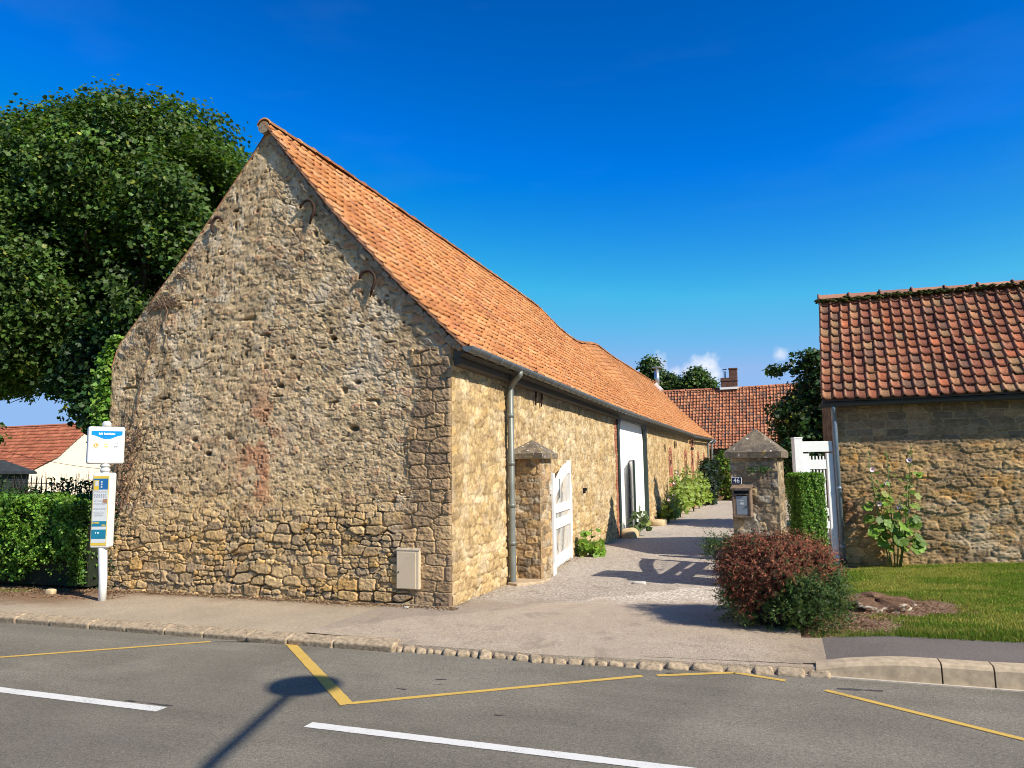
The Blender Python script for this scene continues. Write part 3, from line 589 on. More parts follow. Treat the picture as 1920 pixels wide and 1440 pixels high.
# deck under the tiles and the hidden rear slope
def skin(name, P, mat, parent):
    n, m = P.shape[:2]; idx = np.arange(n*m).reshape(n, m); F = np.stack([idx[:-1, :-1], idx[1:, :-1], idx[1:, 1:], idx[:-1, 1:]], -1).reshape(-1, 4)
    o = npmesh(name, P.reshape(-1, 3), F, mat, None, None, True); return adopt(o, parent)
Sg, Tg = np.meshgrid(np.linspace(.004, .998, 60), np.linspace(0, 1, 12), indexing='ij'); P, Nn = surf_r(Sg, Tg)
skin('roof_boards', P-Nn*.035, wood_m, barn)
P2, _ = surf_r(Sg, Tg); P2[..., 0] = -6.2 - P2[..., 0]; P2[..., 2] -= .02
skin('rear_roof_slope', P2, plain('tile_plain', (.40, .17, .08), .9, 0, .3, 5), barn)
ry = [(-3.10, -.10, 7.11)]+[(-3.10, y, float(np.interp(y, _ry, _rz))+.03) for y in np.arange(1, LB, 1.0)]+[(-3.10, LB+.1, 6.98)]
adopt(ridge_tiles('ridge_tiles', ry, .125, .40, None, OR, 4, collar=.008), barn)
# mortar plug under the first ridge tile
b = MB(); b.tube([(-3.10, -.10, 7.02), (-3.10, .3, 7.02)], .095, 14); adopt(b.build('ridge_mortar', plain('lime_mortar', (.27, .21, .145), .95, 0, .4, 25, .2, .012, 30)), barn)
# verge: thin edge of slates/mortar along the right rake
b = MB()
for k in range(24):
    t0 = k/24; t1 = (k+1.12)/24; p, n = surf_r(np.array([[.0008]]), np.array([[t0]])); q, n2 = surf_r(np.array([[.0008]]), np.array([[t1]])); p = Vector(p[0, 0]); q = Vector(q[0, 0]); nn = Vector(n[0, 0])
    b.prism([p+nn*.004, q+nn*.018, q-nn*.012, p-nn*.026], (0, -.03, 0), (0, .12, 0))
adopt(b.build('verge', attr_mat('unused_attr') if False else plain('verge_tile', (.36, .17, .09), .9, 0, .3, 12)), barn)
b = MB()
for k in range(60):
    t0 = .06+.93*k/60; p, n = surf_r(np.array([[.0]]), np.array([[t0]])); p = Vector(p[0, 0])-Vector(n[0, 0])*random.uniform(.05, .10); b.box((p.x-.02, .0, p.z), (.12, .10+random.uniform(0, .05), random.uniform(.06, .13)), rot=Matrix.Rotation(random.uniform(-.3, .3)+.85, 3, 'Y'))
adopt(b.build('verge_mortar', MATS['lime_mortar'], None, bevel=.02), barn)
# left rake cap
b = MB()
for a, c in zip(range(0, 40), range(1, 41)):
    ua = 3.0*a/40; uc = 3.0*c/40; b.prism([(-6.05+ua, 0, gtop(ua)-.01), (-6.05+uc, 0, gtop(uc)-.01), (-6.05+uc, 0, gtop(uc)+.015), (-6.05+ua, 0, gtop(ua)+.015)], (0, -.01, 0), (0, .4, 0))
adopt(b.build('verge', MATS['verge_tile']), barn)
# eaves: boards, gutter, brackets
def gut(name, pts, r, parent, mat, ends=True):
    pts = [Vector(p) for p in pts]; V = []; F = []; n = 10
    for i, p in enumerate(pts):
        t = (pts[min(i+1, len(pts)-1)]-pts[max(0, i-1)]).normalized(); s = t.cross(Vector((0, 0, 1))).normalized()
        for rr_ in (r, r-.006):
            for k in range(n+1):
                a = math.pi*k/n; V.append(p + s*math.cos(a)*rr_ - Vector((0, 0, 1))*math.sin(a)*rr_)
    m = 2*(n+1)
    for i in range(len(pts)-1):
        for k in range(n):
            F.append((i*m+k, i*m+k+1, (i+1)*m+k+1, (i+1)*m+k)); F.append((i*m+n+1+k+1, i*m+n+1+k, (i+1)*m+n+1+k, (i+1)*m+n+1+k+1))
        for k in (0, n): F.append((i*m+k, (i+1)*m+k, (i+1)*m+n+1+k, i*m+n+1+k))
    mb = MB(); mb.add(V, F)
    if ends:
        for i in (0, len(pts)-1): mb.add([V[i*m+k] for k in range(n+1)], [tuple(range(n+1))])
    return adopt(mb.build(name, mat, None, True), parent)
gpts = [(.315, y, ez(y)-.01) for y in list(np.arange(-.18, 25.2, 1.0))+[25.2]]
gutter = gut('gutter', gpts, .075, barn, zinc_m)
gutter2 = gut('gutter', [(.305, y, ez(y)-.06) for y in np.arange(25.4, LB+.3, 1.0)]+[(.305, LB+.2, ez(LB)-.05)], .07, barn, zinc_m)
for y in np.arange(.1, LB, .42):
    b = MB(); z = ez(y)-.01
    pts = [(.315+math.cos(a)*.081, y, z-math.sin(a)*.081) for a in [math.pi*k/8 for k in range(9)]]; b.tube(pts, .007, 5); adopt(b.build('gutter_bracket', zincl_m, None), barn)
b = MB()
for y0, y1 in ((.02, 10.3), (10.3, 14.5), (14.5, 25), (25.05, LB)):
    b.prism([(.03, y0, ez(y0)-.16), (.18, y0, ez(y0)-.06), (.18, y0, ez(y0)-.02), (.03, y0, ez(y0)+.04)], (0, 0, 0), (0, y1-y0, ez(y1)-ez(y0)))
adopt(b.build('eaves_board', plain('eaves_paint', (.065, .06, .052), .7, 0, .25, 10)), barn)
b = MB(); b.prism([(.035, .03, 3.14), (.12, .03, 3.17), (.12, .03, 3.25), (.035, .03, 3.28)], (0, 0, 0), (0, 10.1, -.08)); adopt(b.build('eaves_board', MATS['eaves_paint']), barn)
# downpipe by the left pier
def downpipe(parent, top, knee, foot, r, mat, joints=(), toe=None):
    b = MB(); pts = [Vector(top), Vector(top)+Vector((0, 0, -.05))]
    k = Vector(knee); pts += [Vector(top).lerp(k, .5)+Vector((0, 0, -.02)), k, k+Vector((0, 0, -.06))]; pts += [Vector(foot)]
    if toe: pts.append(Vector(toe))
    b.tube(pts, r, 14)
    for z in joints:
        f = Vector(foot); t = (z-f.z)/(k.z-f.z); p = f.lerp(k, t); b.tube([p-Vector((0, 0, .03)), p+Vector((0, 0, .03))], r*1.13, 14)
    return adopt(b.build('downpipe', mat, None, True), parent)
downpipe(barn, (.315, 1.86, 3.28), (.10, 2.00, 3.06), (.10, 2.01, .02), .052, plain('pipe_grey', (.17, .18, .16), .45, .25, .18, 5), (2.6, 1.85, 1.2, .62), (.13, 1.98, -.01))
downpipe(barn, (.36, 33.2, 3.35), (.12, 33.0, 3.15), (.12, 33.0, .6), .05, zincl_m, ()); downpipe(barn, (.36, 35.0, 3.4), (.15, 34.95, 3.2), (.15, 34.95, .3), .06, zincl_m, ())
# iron wall ties
def hook(pts, name='iron_tie', r=.022): b = MB(); b.tube(pts, [r*.6]+[r]*(len(pts)-2)+[r*.55], 8); return adopt(b.build(name, iron_m, None, True), barn)
def arc(cx, cz, rx, rz_, a0, a1, n=12, y=-.07): return [(cx+rx*math.cos(R(a0+(a1-a0)*k/n)), y, cz+rz_*math.sin(R(a0+(a1-a0)*k/n))) for k in range(n+1)]
hook(arc(-3.95, 5.58, .105, .13, 20, 235)); hook(arc(-2.30, 5.60, .125, .15, 165, -45)+[(-2.26, -.05, 5.38)]); hook(arc(-1.27, 4.42, .13, .15, 165, -45)+[(-1.23, -.05, 4.19)])
for y, z in ((3.42, 3.02), (3.75, 3.02), (21.0, 2.72), (18.1, 2.5), (20.6, 2.7)):
    hook([(.05, y, z-.14), (.06, y, z), (.05, y+.03, z+.16)], r=.025)
b = MB(); b.box((.045, 6.67, 1.33), (.09, .10, .06)); b.box((.05, 6.62, 1.30), (.06, .03, .10)); adopt(b.build('gate_catch', dark_m), barn)
# tall white panel with dark green frame ------------------------------
pan = MB(); F0, F1_ = 10.2, 14.45
pan.box((-.10, (F0+F1_)/2, 2.63), (.10, F1_-F0, 1.28)); pan.box((-.10, (F0+12.05)/2, .98), (.10, 12.05-F0, 2.02)); pan.box((-.10, (12.95+F1_)/2, .98), (.10, F1_-12.95, 2.02))
wallp = adopt(pan.build('white_panel', plain('white_render', (.86, .86, .83), .7, 0, .02)), barn)
fr = MB(); fr.box((-.02, F0+.10, 1.60), (.16, .20, 3.36)); fr.box((-.02, F1_-.08, 1.60), (.16, .16, 3.36)); fr.box((-.02, (F0+F1_)/2, 3.17), (.16, F1_-F0-.34, .16))
fr.prism([(.055, F0+.2, 3.09), (.055, F0+.50, 3.09), (.055, F0+.34, 2.98), (.055, F0+.2, 2.66)], (0, 0, 0), (-.08, 0, 0)); fr.prism([(.055, F1_-.16, 3.09), (.055, F1_-.50, 3.09), (.055, F1_-.30, 2.98), (.055, F1_-.16, 2.62)], (0, 0, 0), (-.08, 0, 0))
fr.box((-.0, (12.95+F1_)/2-.06, .06), (.14, F1_-12.95-.1, .16)); fr.box((-.01, 12.5, .02), (.16, .9, .10))
adopt(fr.build('timber_frame', green_m, None, bevel=.008), barn)
b = MB(); b.box((-.75, 12.5, 1.0), (1.2, .9, 2.05)); b.f = [f for f in b.f]; dk = b.build('dark_interior', dark_m); adopt(dk, barn)
dk.location.x -= .05
door = MB(); A_ = Vector((-.02, 12.06, 0)); 
ang = R(62); dv = Vector((.30, -.95, 0)).normalized()
dr = adopt(MB().box((A_.x+dv.x*.44, A_.y+dv.y*.44, 1.02), (.05, .88, 1.98), rz=math.atan2(-dv.x, dv.y)).build('door', green_m), barn)
bb = MB(); nrm = Vector((dv.y, -dv.x, 0)); nrm = nrm if nrm.x < 0 else -nrm
c = A_+dv*.44+nrm*.030; bb.box((c.x, c.y, 1.04), (.014, .80, 1.86), rz=math.atan2(-dv.x, dv.y)); po = bb.build('door_panel', plain('door_grey_white', (.72, .68, .65), .5, 0, .04)); po.parent = dr; po.matrix_parent_inverse = dr.matrix_world.inverted()
bb = MB(); c = A_+dv*.80+nrm*.05; bb.tube([(c.x, c.y, 1.02), (c.x+nrm.x*.05, c.y+nrm.y*.05, 1.02), (c.x+nrm.x*.05-.10*dv.x, c.y+nrm.y*.05-.1*dv.y, 1.02)], .012, 6); ho = bb.build('door_handle', zincl_m); ho.parent = dr; ho.matrix_parent_inverse = dr.matrix_world.inverted()
b = MB(); rr = random.Random(2); z = .0
while z < 3.0: b.box((.0, F0-.10-rr.choice((0, .03)), z+.035), (.05, .20, .062)); z += .07
brick_m = plain('red_brick', (.34, .125, .075), .9, 0, .35, 14, .2, .004, 50); adopt(b.build('brick_jamb', brick_m, None, bevel=.006), barn)
# tall slit windows with brick dressings
def slit(y, z0, z1, w, arch=True):
    root = MB(); b = MB()
    z = z0
    while z < z1-.05: b.box((.005, y-w/2-.09, z+.035), (.06, .18, .064)); b.box((.005, y+w/2+.09, z+.035), (.06, .18, .064)); z += .072
    for k in range(9):
        a = math.pi*k/8; b.box((.006, y+math.cos(a)*(w/2+.08), z1-.03+math.sin(a)*(w/2+.08)), (.062, .10, .18), rot=Matrix.Rotation(a-math.pi/2, 3, 'X'))
    o = adopt(b.build('window', brick_m, None, bevel=.006), barn)
    q = MB(); zz = z0
    while zz < z1-.42: q.box((.0, y, zz+.034), (.03, w-.004, .060)); zz += .072
    p = q.build('brick_infill', plain('brick_infill_red', (.38, .11, .07), .9, 0, .25, 20), None, bevel=.004) if 'brick_infill_red' not in MATS else q.build('brick_infill', MATS['brick_infill_red'], None, bevel=.004)
    p.parent = o; p.matrix_parent_inverse = o.matrix_world.inverted()
    h = MB(); h.prism([(0, y-w/2+.01, zz), (0, y+w/2-.01, zz)]+[(0, y+math.cos(math.pi*k/8)*(w/2-.01), z1-.04+math.sin(math.pi*k/8)*(w/2)) for k in range(9)], (.014, 0, 0), (-.05, 0, 0))
    v = h.build('opening', dark_m); v.parent = o; v.matrix_parent_inverse = o.matrix_world.inverted()
bpy.context.view_layer.update()
for y, z0, z1 in ((19.6, .0, 2.25), (24.1, .95, 2.28), (26.5, .0, 2.30), (28.9, .8, 2.3), (31.7, .9, 2.28), (34.2, .8, 2.3)): slit(y, z0, z1, .42)
b = MB(); b.box((.03, 26.5, 2.98), (.05, .70, .55)); o = adopt(b.build('window', brick_m), barn); b = MB(); b.box((.055, 26.5, 2.72), (.02, .8, .10)); b.box((.058, 26.5, 3.0), (.012, .3, .3)); o2 = b.build('opening', dark_m); o2.parent = o; o2.matrix_parent_inverse = o.matrix_world.inverted()
b = MB(); b.tube([(-2.66, 34.0, 6.4), (-2.66, 34.0, 7.5)], .14, 12); o = adopt(b.build('stovepipe', plain('steel', (.5, .52, .54), .3, .8, .1), None, True), barn)
b = MB(); b.tube([(-2.66, 34.0, 7.62), (-2.66, 34.0, 7.66)], .27, 14); b.box((-2.66, 34, 7.56), (.04, .26, .14)); o3 = b.build('cowl', MATS['steel']); o3.parent = o; o3.matrix_parent_inverse = o.matrix_world.inverted()
b = MB(); b.box((-2.60, 34.0, 6.46), (.5, .55, .24), rot=Matrix.Rotation(.8, 3, 'Y')); o4 = b.build('flashing', MATS['white_render']); o4.parent = o; o4.matrix_parent_inverse = o.matrix_world.inverted()

def rock(name, c, d, mat, seed, label, cat, group=None, amp=.18):
    r = np.random.default_rng(seed); n = 14; m = 20; th = np.linspace(0, np.pi, n); ph = np.linspace(0, 2*np.pi, m, endpoint=False); T, P = np.meshgrid(th, ph, indexing='ij')
    x = np.sign(np.cos(P))*np.abs(np.cos(P))**.45*np.sin(T)**.5; y = np.sign(np.sin(P))*np.abs(np.sin(P))**.45*np.sin(T)**.5; z = np.sign(np.cos(T))*np.abs(np.cos(T))**.5
    k = 1+amp*(fbm(x*3+seed, y*3+z*2.3, seed, 4)-.5); V = np.stack([x*d[0]/2*k, y*d[1]/2*k, z*d[2]/2*k], -1).reshape(-1, 3)
    idx = np.arange(n*m).reshape(n, m); F = np.stack([idx[:-1], np.roll(idx[:-1], -1, 1), np.roll(idx[1:], -1, 1), idx[1:]], -1).reshape(-1, 4)
    o = npmesh(name, V, F[:, ::-1], mat, None, None, False); o.location = c; return tag(o, label, cat, group)
step_m = plain('step_stone', (.50, .38, .22), .9, 0, .25, 8, .2, .01, 22)
rock('stone_block', (.22, 10.55, .08), (.42, .75, .30), step_m, 3, 'squared yellow stone at the left foot of the white door panel', 'stone block')
rock('stone_block', (.22, 15.1, .06), (.45, .9, .24), step_m, 8, 'low flat yellow stone at the right foot of the white door panel', 'stone block')
rock('stone_slab', (1.95, 2.55, .012), (.20, .13, .05), plain('slab_grey', (.5, .46, .40), .9), 5, 'small pale slab lying in the gravel between the gate piers', 'slab')
def sub(o, p): o.parent = p; return o
# ---------------------------------------------------------------- gate piers
def pier(name, cx, cy, w, d, h, rz, z0, cap_w, cap_h, label, seed, warm):
    root = empty(name, (cx, cy, 0), rz, label, 'gate pier', 'stone gate piers of the driveway')
    fn = pier_fn(seed, warm); top = lambda u: h
    b = []
    for k, (P0, U, N, L_) in enumerate((((-w/2, -d/2, 0), (1, 0, 0), (0, -1, 0), w), ((w/2, -d/2, 0), (0, 1, 0), (1, 0, 0), d), ((w/2, d/2, 0), (-1, 0, 0), (0, 1, 0), w), ((-w/2, d/2, 0), (0, -1, 0), (-1, 0, 0), d))):
        us = np.arange(0, L_+.001, .0115); us[-1] = L_
        o = relief('face_%d' % k, P0, U, N, us, top, fn, None, None, 170, z0=z0, uoff=k*3.1); b.append(o)
    # join the four faces into one body mesh
    V = []; F = []; C = []; nb = 0
    for o in b:
        me = o.data; v = np.empty(len(me.vertices)*3, np.float32); me.vertices.foreach_get('co', v); f = np.empty(len(me.polygons)*4, np.int32); me.loops.foreach_get('vertex_index', f)
        c = np.empty(len(me.vertices)*4, np.float32); me.color_attributes['Col'].data.foreach_get('color', c)
        V.append(v.reshape(-1, 3)); F.append(f.reshape(-1, 4)+nb); C.append(c.reshape(-1, 4)[:, :3]); nb += len(me.vertices); D.objects.remove(o)
    sub(npmesh('shaft', np.concatenate(V), np.concatenate(F), stone_m, None, np.concatenate(C)), root)
    # pyramid cap
    cw = cap_w/2; cd = cw*d/w; n = 26; g = np.linspace(-1, 1, n); X, Y = np.meshgrid(g, g, indexing='ij'); m = np.maximum(abs(X), abs(Y))
    Z = h+.09+cap_h*(1-m)**.95 + .02*(fbm(X*5+seed, Y*5, seed+2, 4)-.5); V = np.stack([X*cw, Y*cd, Z], -1)
    idx = np.arange(n*n).reshape(n, n); F = np.stack([idx[:-1, :-1], idx[1:, :-1], idx[1:, 1:], idx[:-1, 1:]], -1).reshape(-1, 4).tolist(); V = V.reshape(-1, 3).tolist()
    ring = [idx[i, 0] for i in range(n)]+[idx[n-1, j] for j in range(1, n)]+[idx[i, n-1] for i in range(n-2, -1, -1)]+[idx[0, j] for j in range(n-2, 0, -1)]
    b0 = len(V)
    for q in ring: p = V[q]; V.append([p[0]*.985, p[1]*.985, h+.005])
    for k in range(len(ring)): F.append([ring[k], ring[(k+1) % len(ring)], b0+(k+1) % len(ring), b0+k][::-1])
    Vn = np.array(V); X = Vn[:, 0]; Y = Vn[:, 1]
    C = mixc3(np.ones((len(Vn), 3))*np.array([.12, .095, .068]), np.ones((len(Vn), 3))*np.array([.18, .14, .092]), ss(fbm(X*9+seed, Y*9+Vn[:, 2]*4, 77, 4), .4, .6))
    mbx = MB(); mbx.add(V, F); c_ = mbx.build('cap', None, root); a = c_.data.color_attributes.new('Col', 'FLOAT_COLOR', 'POINT'); cc = np.ones((len(V), 4), np.float32); cc[:, :3] = C; a.data.foreach_set('color', cc.ravel())
    c_.data.materials.append(cap_m); bt = MB(); bt.box((0, 0, h+.004), (cap_w-.03, cap_w*d/w-.03, .004)); sub(bt.build('cap_underside', conc_m), root)
    return root
cap_m, nt, b_ = newmat('pier_cap'); a = nt.nodes.new('ShaderNodeAttribute'); a.attribute_name = 'Col'
n1 = noise(nt, 9, 5, .65); n2 = noise(nt, 26, 5, .7); c = mix(nt, 1, a.outputs['Color'], ramp(nt, n1.outputs['Fac'], ((.3, .65), (.7, 1.35))), 'MULTIPLY')
c = mix(nt, maprange(nt, noise(nt, 15, 3, .55).outputs['Fac'], .62, .68), c, (.62, .58, .50)); c = mix(nt, maprange(nt, noise(nt, 8, 4, .6).outputs['Fac'], .60, .66), c, (.30, .20, .06))
c = mix(nt, maprange(nt, noise(nt, 12, 4, .6, dist=.3).outputs['Fac'], .58, .68), c, (.10, .085, .07)); nt.links.new(c, b_.inputs['Base Color']); b_.inputs['Roughness'].default_value = .95; bump(nt, b_, n2.outputs['Fac'], .8, .012)
pierL = pier('gate_pier', .21, 2.72, .44, .62, 1.92, 0, -.1, .62, .23, 'rough stone gate pier with pyramid cap built against the barn wall beside the downpipe', 401, .55)
pierR = pier('gate_pier', 3.74, 2.70, .655, .64, 1.865, R(-7), -.12, .80, .36, 'free-standing stone gate pier with pyramid cap, carrying the number plate and letterbox', 431, 0)
pm = Matrix.Translation((3.74, 2.70, 0)) @ Matrix.Rotation(R(-7), 4, 'Z')
def on_pier(name, loc, label, cat):
    e = empty(name, pm @ Vector(loc), R(-7), label, cat); return e
# number plate 46
pl = on_pier('house_number_plate', (-.245, -.345, 1.545), 'dark blue enamel number plate reading 46 on the right-hand gate pier', 'number plate')
blue_m = plain('blue_enamel', (.012, .018, .06), .25, 0, .05); enw = plain('white_enamel', (.78, .78, .76), .3, 0, .03)
sub(MB().box((0, 0, 0), (.142, .012, .102)).build('rim', enw, None, bevel=.003), pl); sub(MB().box((0, -.0045, 0), (.130, .010, .090)).build('plate', blue_m), pl)
def text(name, s, size, loc, mat, parent, bold=0, rot=(math.pi/2, 0, 0), ext=.0008, align='CENTER'):
    cu = D.curves.new(name, 'FONT'); cu.body = s; cu.size = size; cu.align_x = align; cu.align_y = 'CENTER'; cu.extrude = ext; cu.offset = bold
    o = D.objects.new(name+'_c', cu); COL.objects.link(o); bpy.context.view_layer.update()
    me = D.meshes.new_from_object(o.evaluated_get(bpy.context.evaluated_depsgraph_get())); D.objects.remove(o); me.materials.clear()
    t = D.objects.new(name, me); COL.objects.link(t); me.materials.append(mat); t.location = loc; t.rotation_euler = rot; t.parent = parent; return t
text('number', '46', .088, (0, -.0112, -.001), enw, pl, bold=.0006)
# letterbox
lb = on_pier('letterbox', (-.165, -.31, 1.235), 'wooden letterbox with a grey metal door and slot, hung on the right-hand gate pier', 'letterbox')
lw = plain('letterbox_wood', (.20, .14, .095), .8, 0, .35, 22, .2, .003, 60)
fr = MB(); fr.box((-.115, -.075, -.01), (.022, .19, .40)); fr.box((.115, -.075, -.01), (.022, .19, .40)); fr.box((0, -.075, -.205), (.208, .19, .022)); fr.box((0, -.04, .0), (.208, .02, .40)); fr.box((0, -.155, .115), (.208, .02, .02)); fr.box((-.09, -.150, -.05), (.03, .02, .31)); fr.box((.09, -.150, -.05), (.03, .02, .31)); fr.box((0, -.150, -.185), (.15, .02, .03))
sub(fr.build('case', lw, None, bevel=.003), lb)
rf = MB(); rf.prism([(-.145, -.20, .185), (.145, -.20, .185), (.145, .0, .235), (-.145, .0, .235)], (0, 0, 0), (0, 0, .022)); sub(rf.build('roof', lw), lb)
sub(MB().box((0, -.135, .155), (.206, .02, .062)).build('slot', dark_m), lb); sub(MB().box((0, -.158, .178), (.20, .006, .02)).build('slot_flap', zincl_m), lb)
dr_ = sub(MB().box((0, -.156, -.04), (.150, .012, .262)).build('door', plain('grey_metal', (.26, .29, .31), .45, .3, .08), None, bevel=.002), lb)
q = MB()
for k in range(4): q.box((-.002, -.1635, -.045+k*.019+.012), (.052, .003, .007))
sub(q.build('vents', enw), dr_); sub(MB().box((.06, -.166, -.06), (.012, .01, .022)).build('lock', dark_m), dr_)
# little ferns in the pier joints are added with the plants

# ---------------------------------------------------------------- white driveway gate leaves
def gate_leaf(root_loc, end, hz0, hz1, label, sag=0, boards=13, mirror=False):
    a = Vector((*root_loc, 0)); e = Vector((*end, 0)); L_ = (e-a).length; rz = math.atan2((e-a).y, (e-a).x)
    root = empty('white_gate', a, rz, label, 'gate', 'white arched driveway gate leaves')
    b = MB(); b.box((.06, 0, hz0/2+.02), (.14, .075, hz0+.02)); sub(b.build('hinge_stile', white_m, None, bevel=.006), root)
    b = MB(); b.box((L_-.05, 0, hz1/2+.07), (.11, .075, hz1)); b.box((L_+.02, -.03, .98), (.04, .03, 1.0)); sub(b.build('meeting_stile', white_m, None, bevel=.006), root)
    def top(x):
        t = x/L_; return hz0-.44 + (hz1-hz0+.27)*math.sin(min(1, t*1.02)*math.pi/2)**1.15
    b = MB(); n = 16
    for k in range(n):
        x0 = .13+(L_-.23)*k/n; x1 = .13+(L_-.23)*(k+1)/n; z0, z1 = top(x0), top(x1)
        b.prism([(x0, 0, z0), (x1, 0, z1), (x1, 0, z1+.19), (x0, 0, z0+.19)], (0, -.03, 0), (0, .03, 0))
    sub(b.build('top_rail', white_m), root)
    for z, h in ((.20, .18), (.82, .17), (1.08, .15)):
        sub(MB().box((L_/2+.01, 0, z), (L_-.23, .055, h)).build('rail', white_m, None, bevel=.004), root)
    for k in range(12):
        x = .13+(L_-.24)*(k+.8)/12.6
        sub(MB().box((x, .0, (top(x)+.10)/2+.02), (.030, .010, top(x)+.0)).build('baluster', white_m), root)
    b = MB(); b.box((-.06, .0, 1.42), (.12, .04, .035)); b.box((-.10, .0, 1.42), (.03, .09, .16)); sub(b.build('hinge', white_m), root); sub(MB().box((-.03, .0, .07), (.05, .05, .20)).build('hinge', white_m), root)
    b = MB(); b.box((.62, -.03, 1.42), (.05, .02, .34)); sub(b.build('bolt', zincl_m), root)
    return root
gl = gate_leaf((.42, 3.08), (.17, 5.05), 1.66, 1.86, 'left leaf of the white gate, swung open against the barn wall')
gr = gate_leaf((3.46, 3.10), (3.56, 5.1), 1.66, 1.80, 'right leaf of the white gate, swung open behind the free-standing pier')

# pedestrian gate between pier and outbuilding
pg = empty('pedestrian_gate', (4.34, 5.50, 0), R(20), 'white framed pedestrian gate standing open between the box hedge and the outbuilding', 'gate')
b = MB(); b.box((0, 0, 1.11), (.15, .15, 2.26)); b.box((0, 0, 2.255), (.165, .165, .03)); sub(b.build('post', white_m, None, bevel=.008), pg)
sub(MB().box((.35, 0, 2.10), (.56, .07, .19)).build('lintel', white_m, None, bevel=.004), pg)
lf = sub(MB().box((.14, 0, 1.0), (.12, .06, 1.95)).build('stile', white_m, None, bevel=.004), pg); sub(MB().box((.575, -.0, .98), (.12, .06, 2.0)).build('stile', white_m, None, bevel=.004), pg)
for z, h in ((1.78, .17), (.93, .13), (.70, .13), (.15, .16)): sub(MB().box((.345, 0, z), (.31, .05, h)).build('rail', white_m), pg)
for k in range(5): sub(MB().box((.225+.06*k, 0, 1.02), (.022, .022, 1.82)).build('baluster', white_m), pg)

# ---------------------------------------------------------------- outbuilding on the right
ob = empty('stone_outbuilding', (5, 5.8, 0), 0, 'low stone outbuilding with mottled red-brown pantile roof beside the lawn', 'building')
X0, Y0_, Y1_, XE = 4.96, 5.8, 9.4, 13.0
w = relief('front_wall', (X0, Y0_, 0), (1, 0, 0), (0, -1, 0), np.array(list(np.arange(0, 3.4, .016))+list(np.arange(3.4, XE-X0, .06))+[XE-X0]), lambda u: 2.92, barnright_fn, stone_m, None, 190, z0=-.1); adopt(w, ob)
def gt2(u): return float(np.interp(u, [0, 1.8, 3.6], [2.80, 4.95, 2.80]))
w = relief('gable_wall', (X0, Y1_, 0), (0, -1, 0), (-1, 0, 0), np.linspace(0, 3.6, 160), gt2, (lambda f: (lambda u, v: (f(u, v)[0], f(u, v)[1]*np.array([.55, .58, .62]))))(pier_fn(611, 0)), stone_m, None, 90, z0=-.1); adopt(w, ob)  # pier stone darkened: the shade on this side is put into its colour
b = MB(); b.box((9, Y1_-.1, 1.4), (XE-X0-.2, .2, 2.9)); b.prism([(XE, Y0_+.1, -.1), (XE, Y1_, -.1), (XE, Y1_, 2.85), (XE, 7.6, 4.95), (XE, Y0_+.1, 2.85)], (0, 0, 0), (-.2, 0, 0)); adopt(b.build('rear_wall', MATS['back_wall']), ob)
def surf_o(S, T):
    Xx = X0-.17 + (XE-X0+.3)*S + .17*(1-T)*(1-S); Yy = 7.60 - 2.06*T; sag = -.05*np.sin(np.pi*S)*(1-T) + .025*(fbm(S*9, T*4, 8, 2)-.5)
    zz = 5.22 - 2.29*T - .05*np.sin(np.pi*np.clip(T, 0, 1)) + sag; dz = -2.29; nn = math.hypot(2.06, 2.29)
    return np.stack([Xx, Yy, zz], -1), np.stack([0*Xx, 0*Xx-2.29/nn, 0*Xx+2.06/nn], -1)
PB = [(.25, .088, .046), (.29, .105, .055), (.20, .075, .045), (.33, .13, .07), (.25, .13, .07), (.27, .155, .08), (.17, .09, .06), (.30, .14, .07), (.25, .09, .05), (.27, .11, .065), (.18, .07, .042), (.36, .115, .055), (.22, .08, .05)]
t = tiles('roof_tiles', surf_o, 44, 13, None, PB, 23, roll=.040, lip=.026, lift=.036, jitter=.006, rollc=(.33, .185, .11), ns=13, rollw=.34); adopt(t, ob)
t.data.materials[0] = attr_mat('old_clay_tile', .9, 32, .42, .006, .8)
Sg, Tg = np.meshgrid(np.linspace(.002, .998, 20), np.linspace(0, 1, 8), indexing='ij'); P, Nn = surf_o(Sg, Tg); skin('roof_boards', P-Nn*.035, wood_m, ob)
P2 = P.copy(); P2[..., 0] += .25*Tg*(1-Sg); P2[..., 1] = 15.2-P2[..., 1]; skin('rear_roof_slope', P2, MATS['tile_plain'], ob)
rp = [(x, 7.60, float(5.27-.05*math.sin(math.pi*(x-X0+.17)/(XE-X0+.3)))) for x in np.linspace(X0-.02, XE+.1, 18)]
adopt(ridge_tiles('ridge_tiles', rp, .13, .58, None, [(.22, .10, .07), (.26, .13, .09), (.19, .10, .08)], 9, collar=.028), ob)
moss_m = plain('moss', (.045, .05, .015), .95, 0, .5, 20, .1, .02, 40)
r_ = np.random.default_rng(3); n = 260; mx = np.concatenate([r_.uniform(4.9, 8.8, n), r_.uniform(4.9, 7.2, 160)]); V = []; F = []
for x in mx:
    c = np.array([x, 7.60-.155+r_.normal(0, .03), 5.155+r_.normal(0, .02)]); s = r_.uniform(.012, .045); b0 = len(V)
    for d in ((1, 0, 0), (0, 1, 0), (-1, 0, 0), (0, -1, 0), (0, 0, 1), (0, 0, -1)): V.append(c+np.array(d)*s*r_.uniform(.6, 1.3, 3)*np.array([1.8, 1, .7]))
    for f in ((0, 1, 4), (1, 2, 4), (2, 3, 4), (3, 0, 4), (1, 0, 5), (2, 1, 5), (3, 2, 5), (0, 3, 5)): F.append([b0+k for k in f])
adopt(npmesh('moss', V, F, moss_m), ob)
og = gut('gutter', [(X0-.20, 5.555, 2.86), (XE+.2, 5.555, 2.86)][::-1], .065, ob, plain('dark_zinc', (.045, .05, .055), .5, .2, .15, 6))
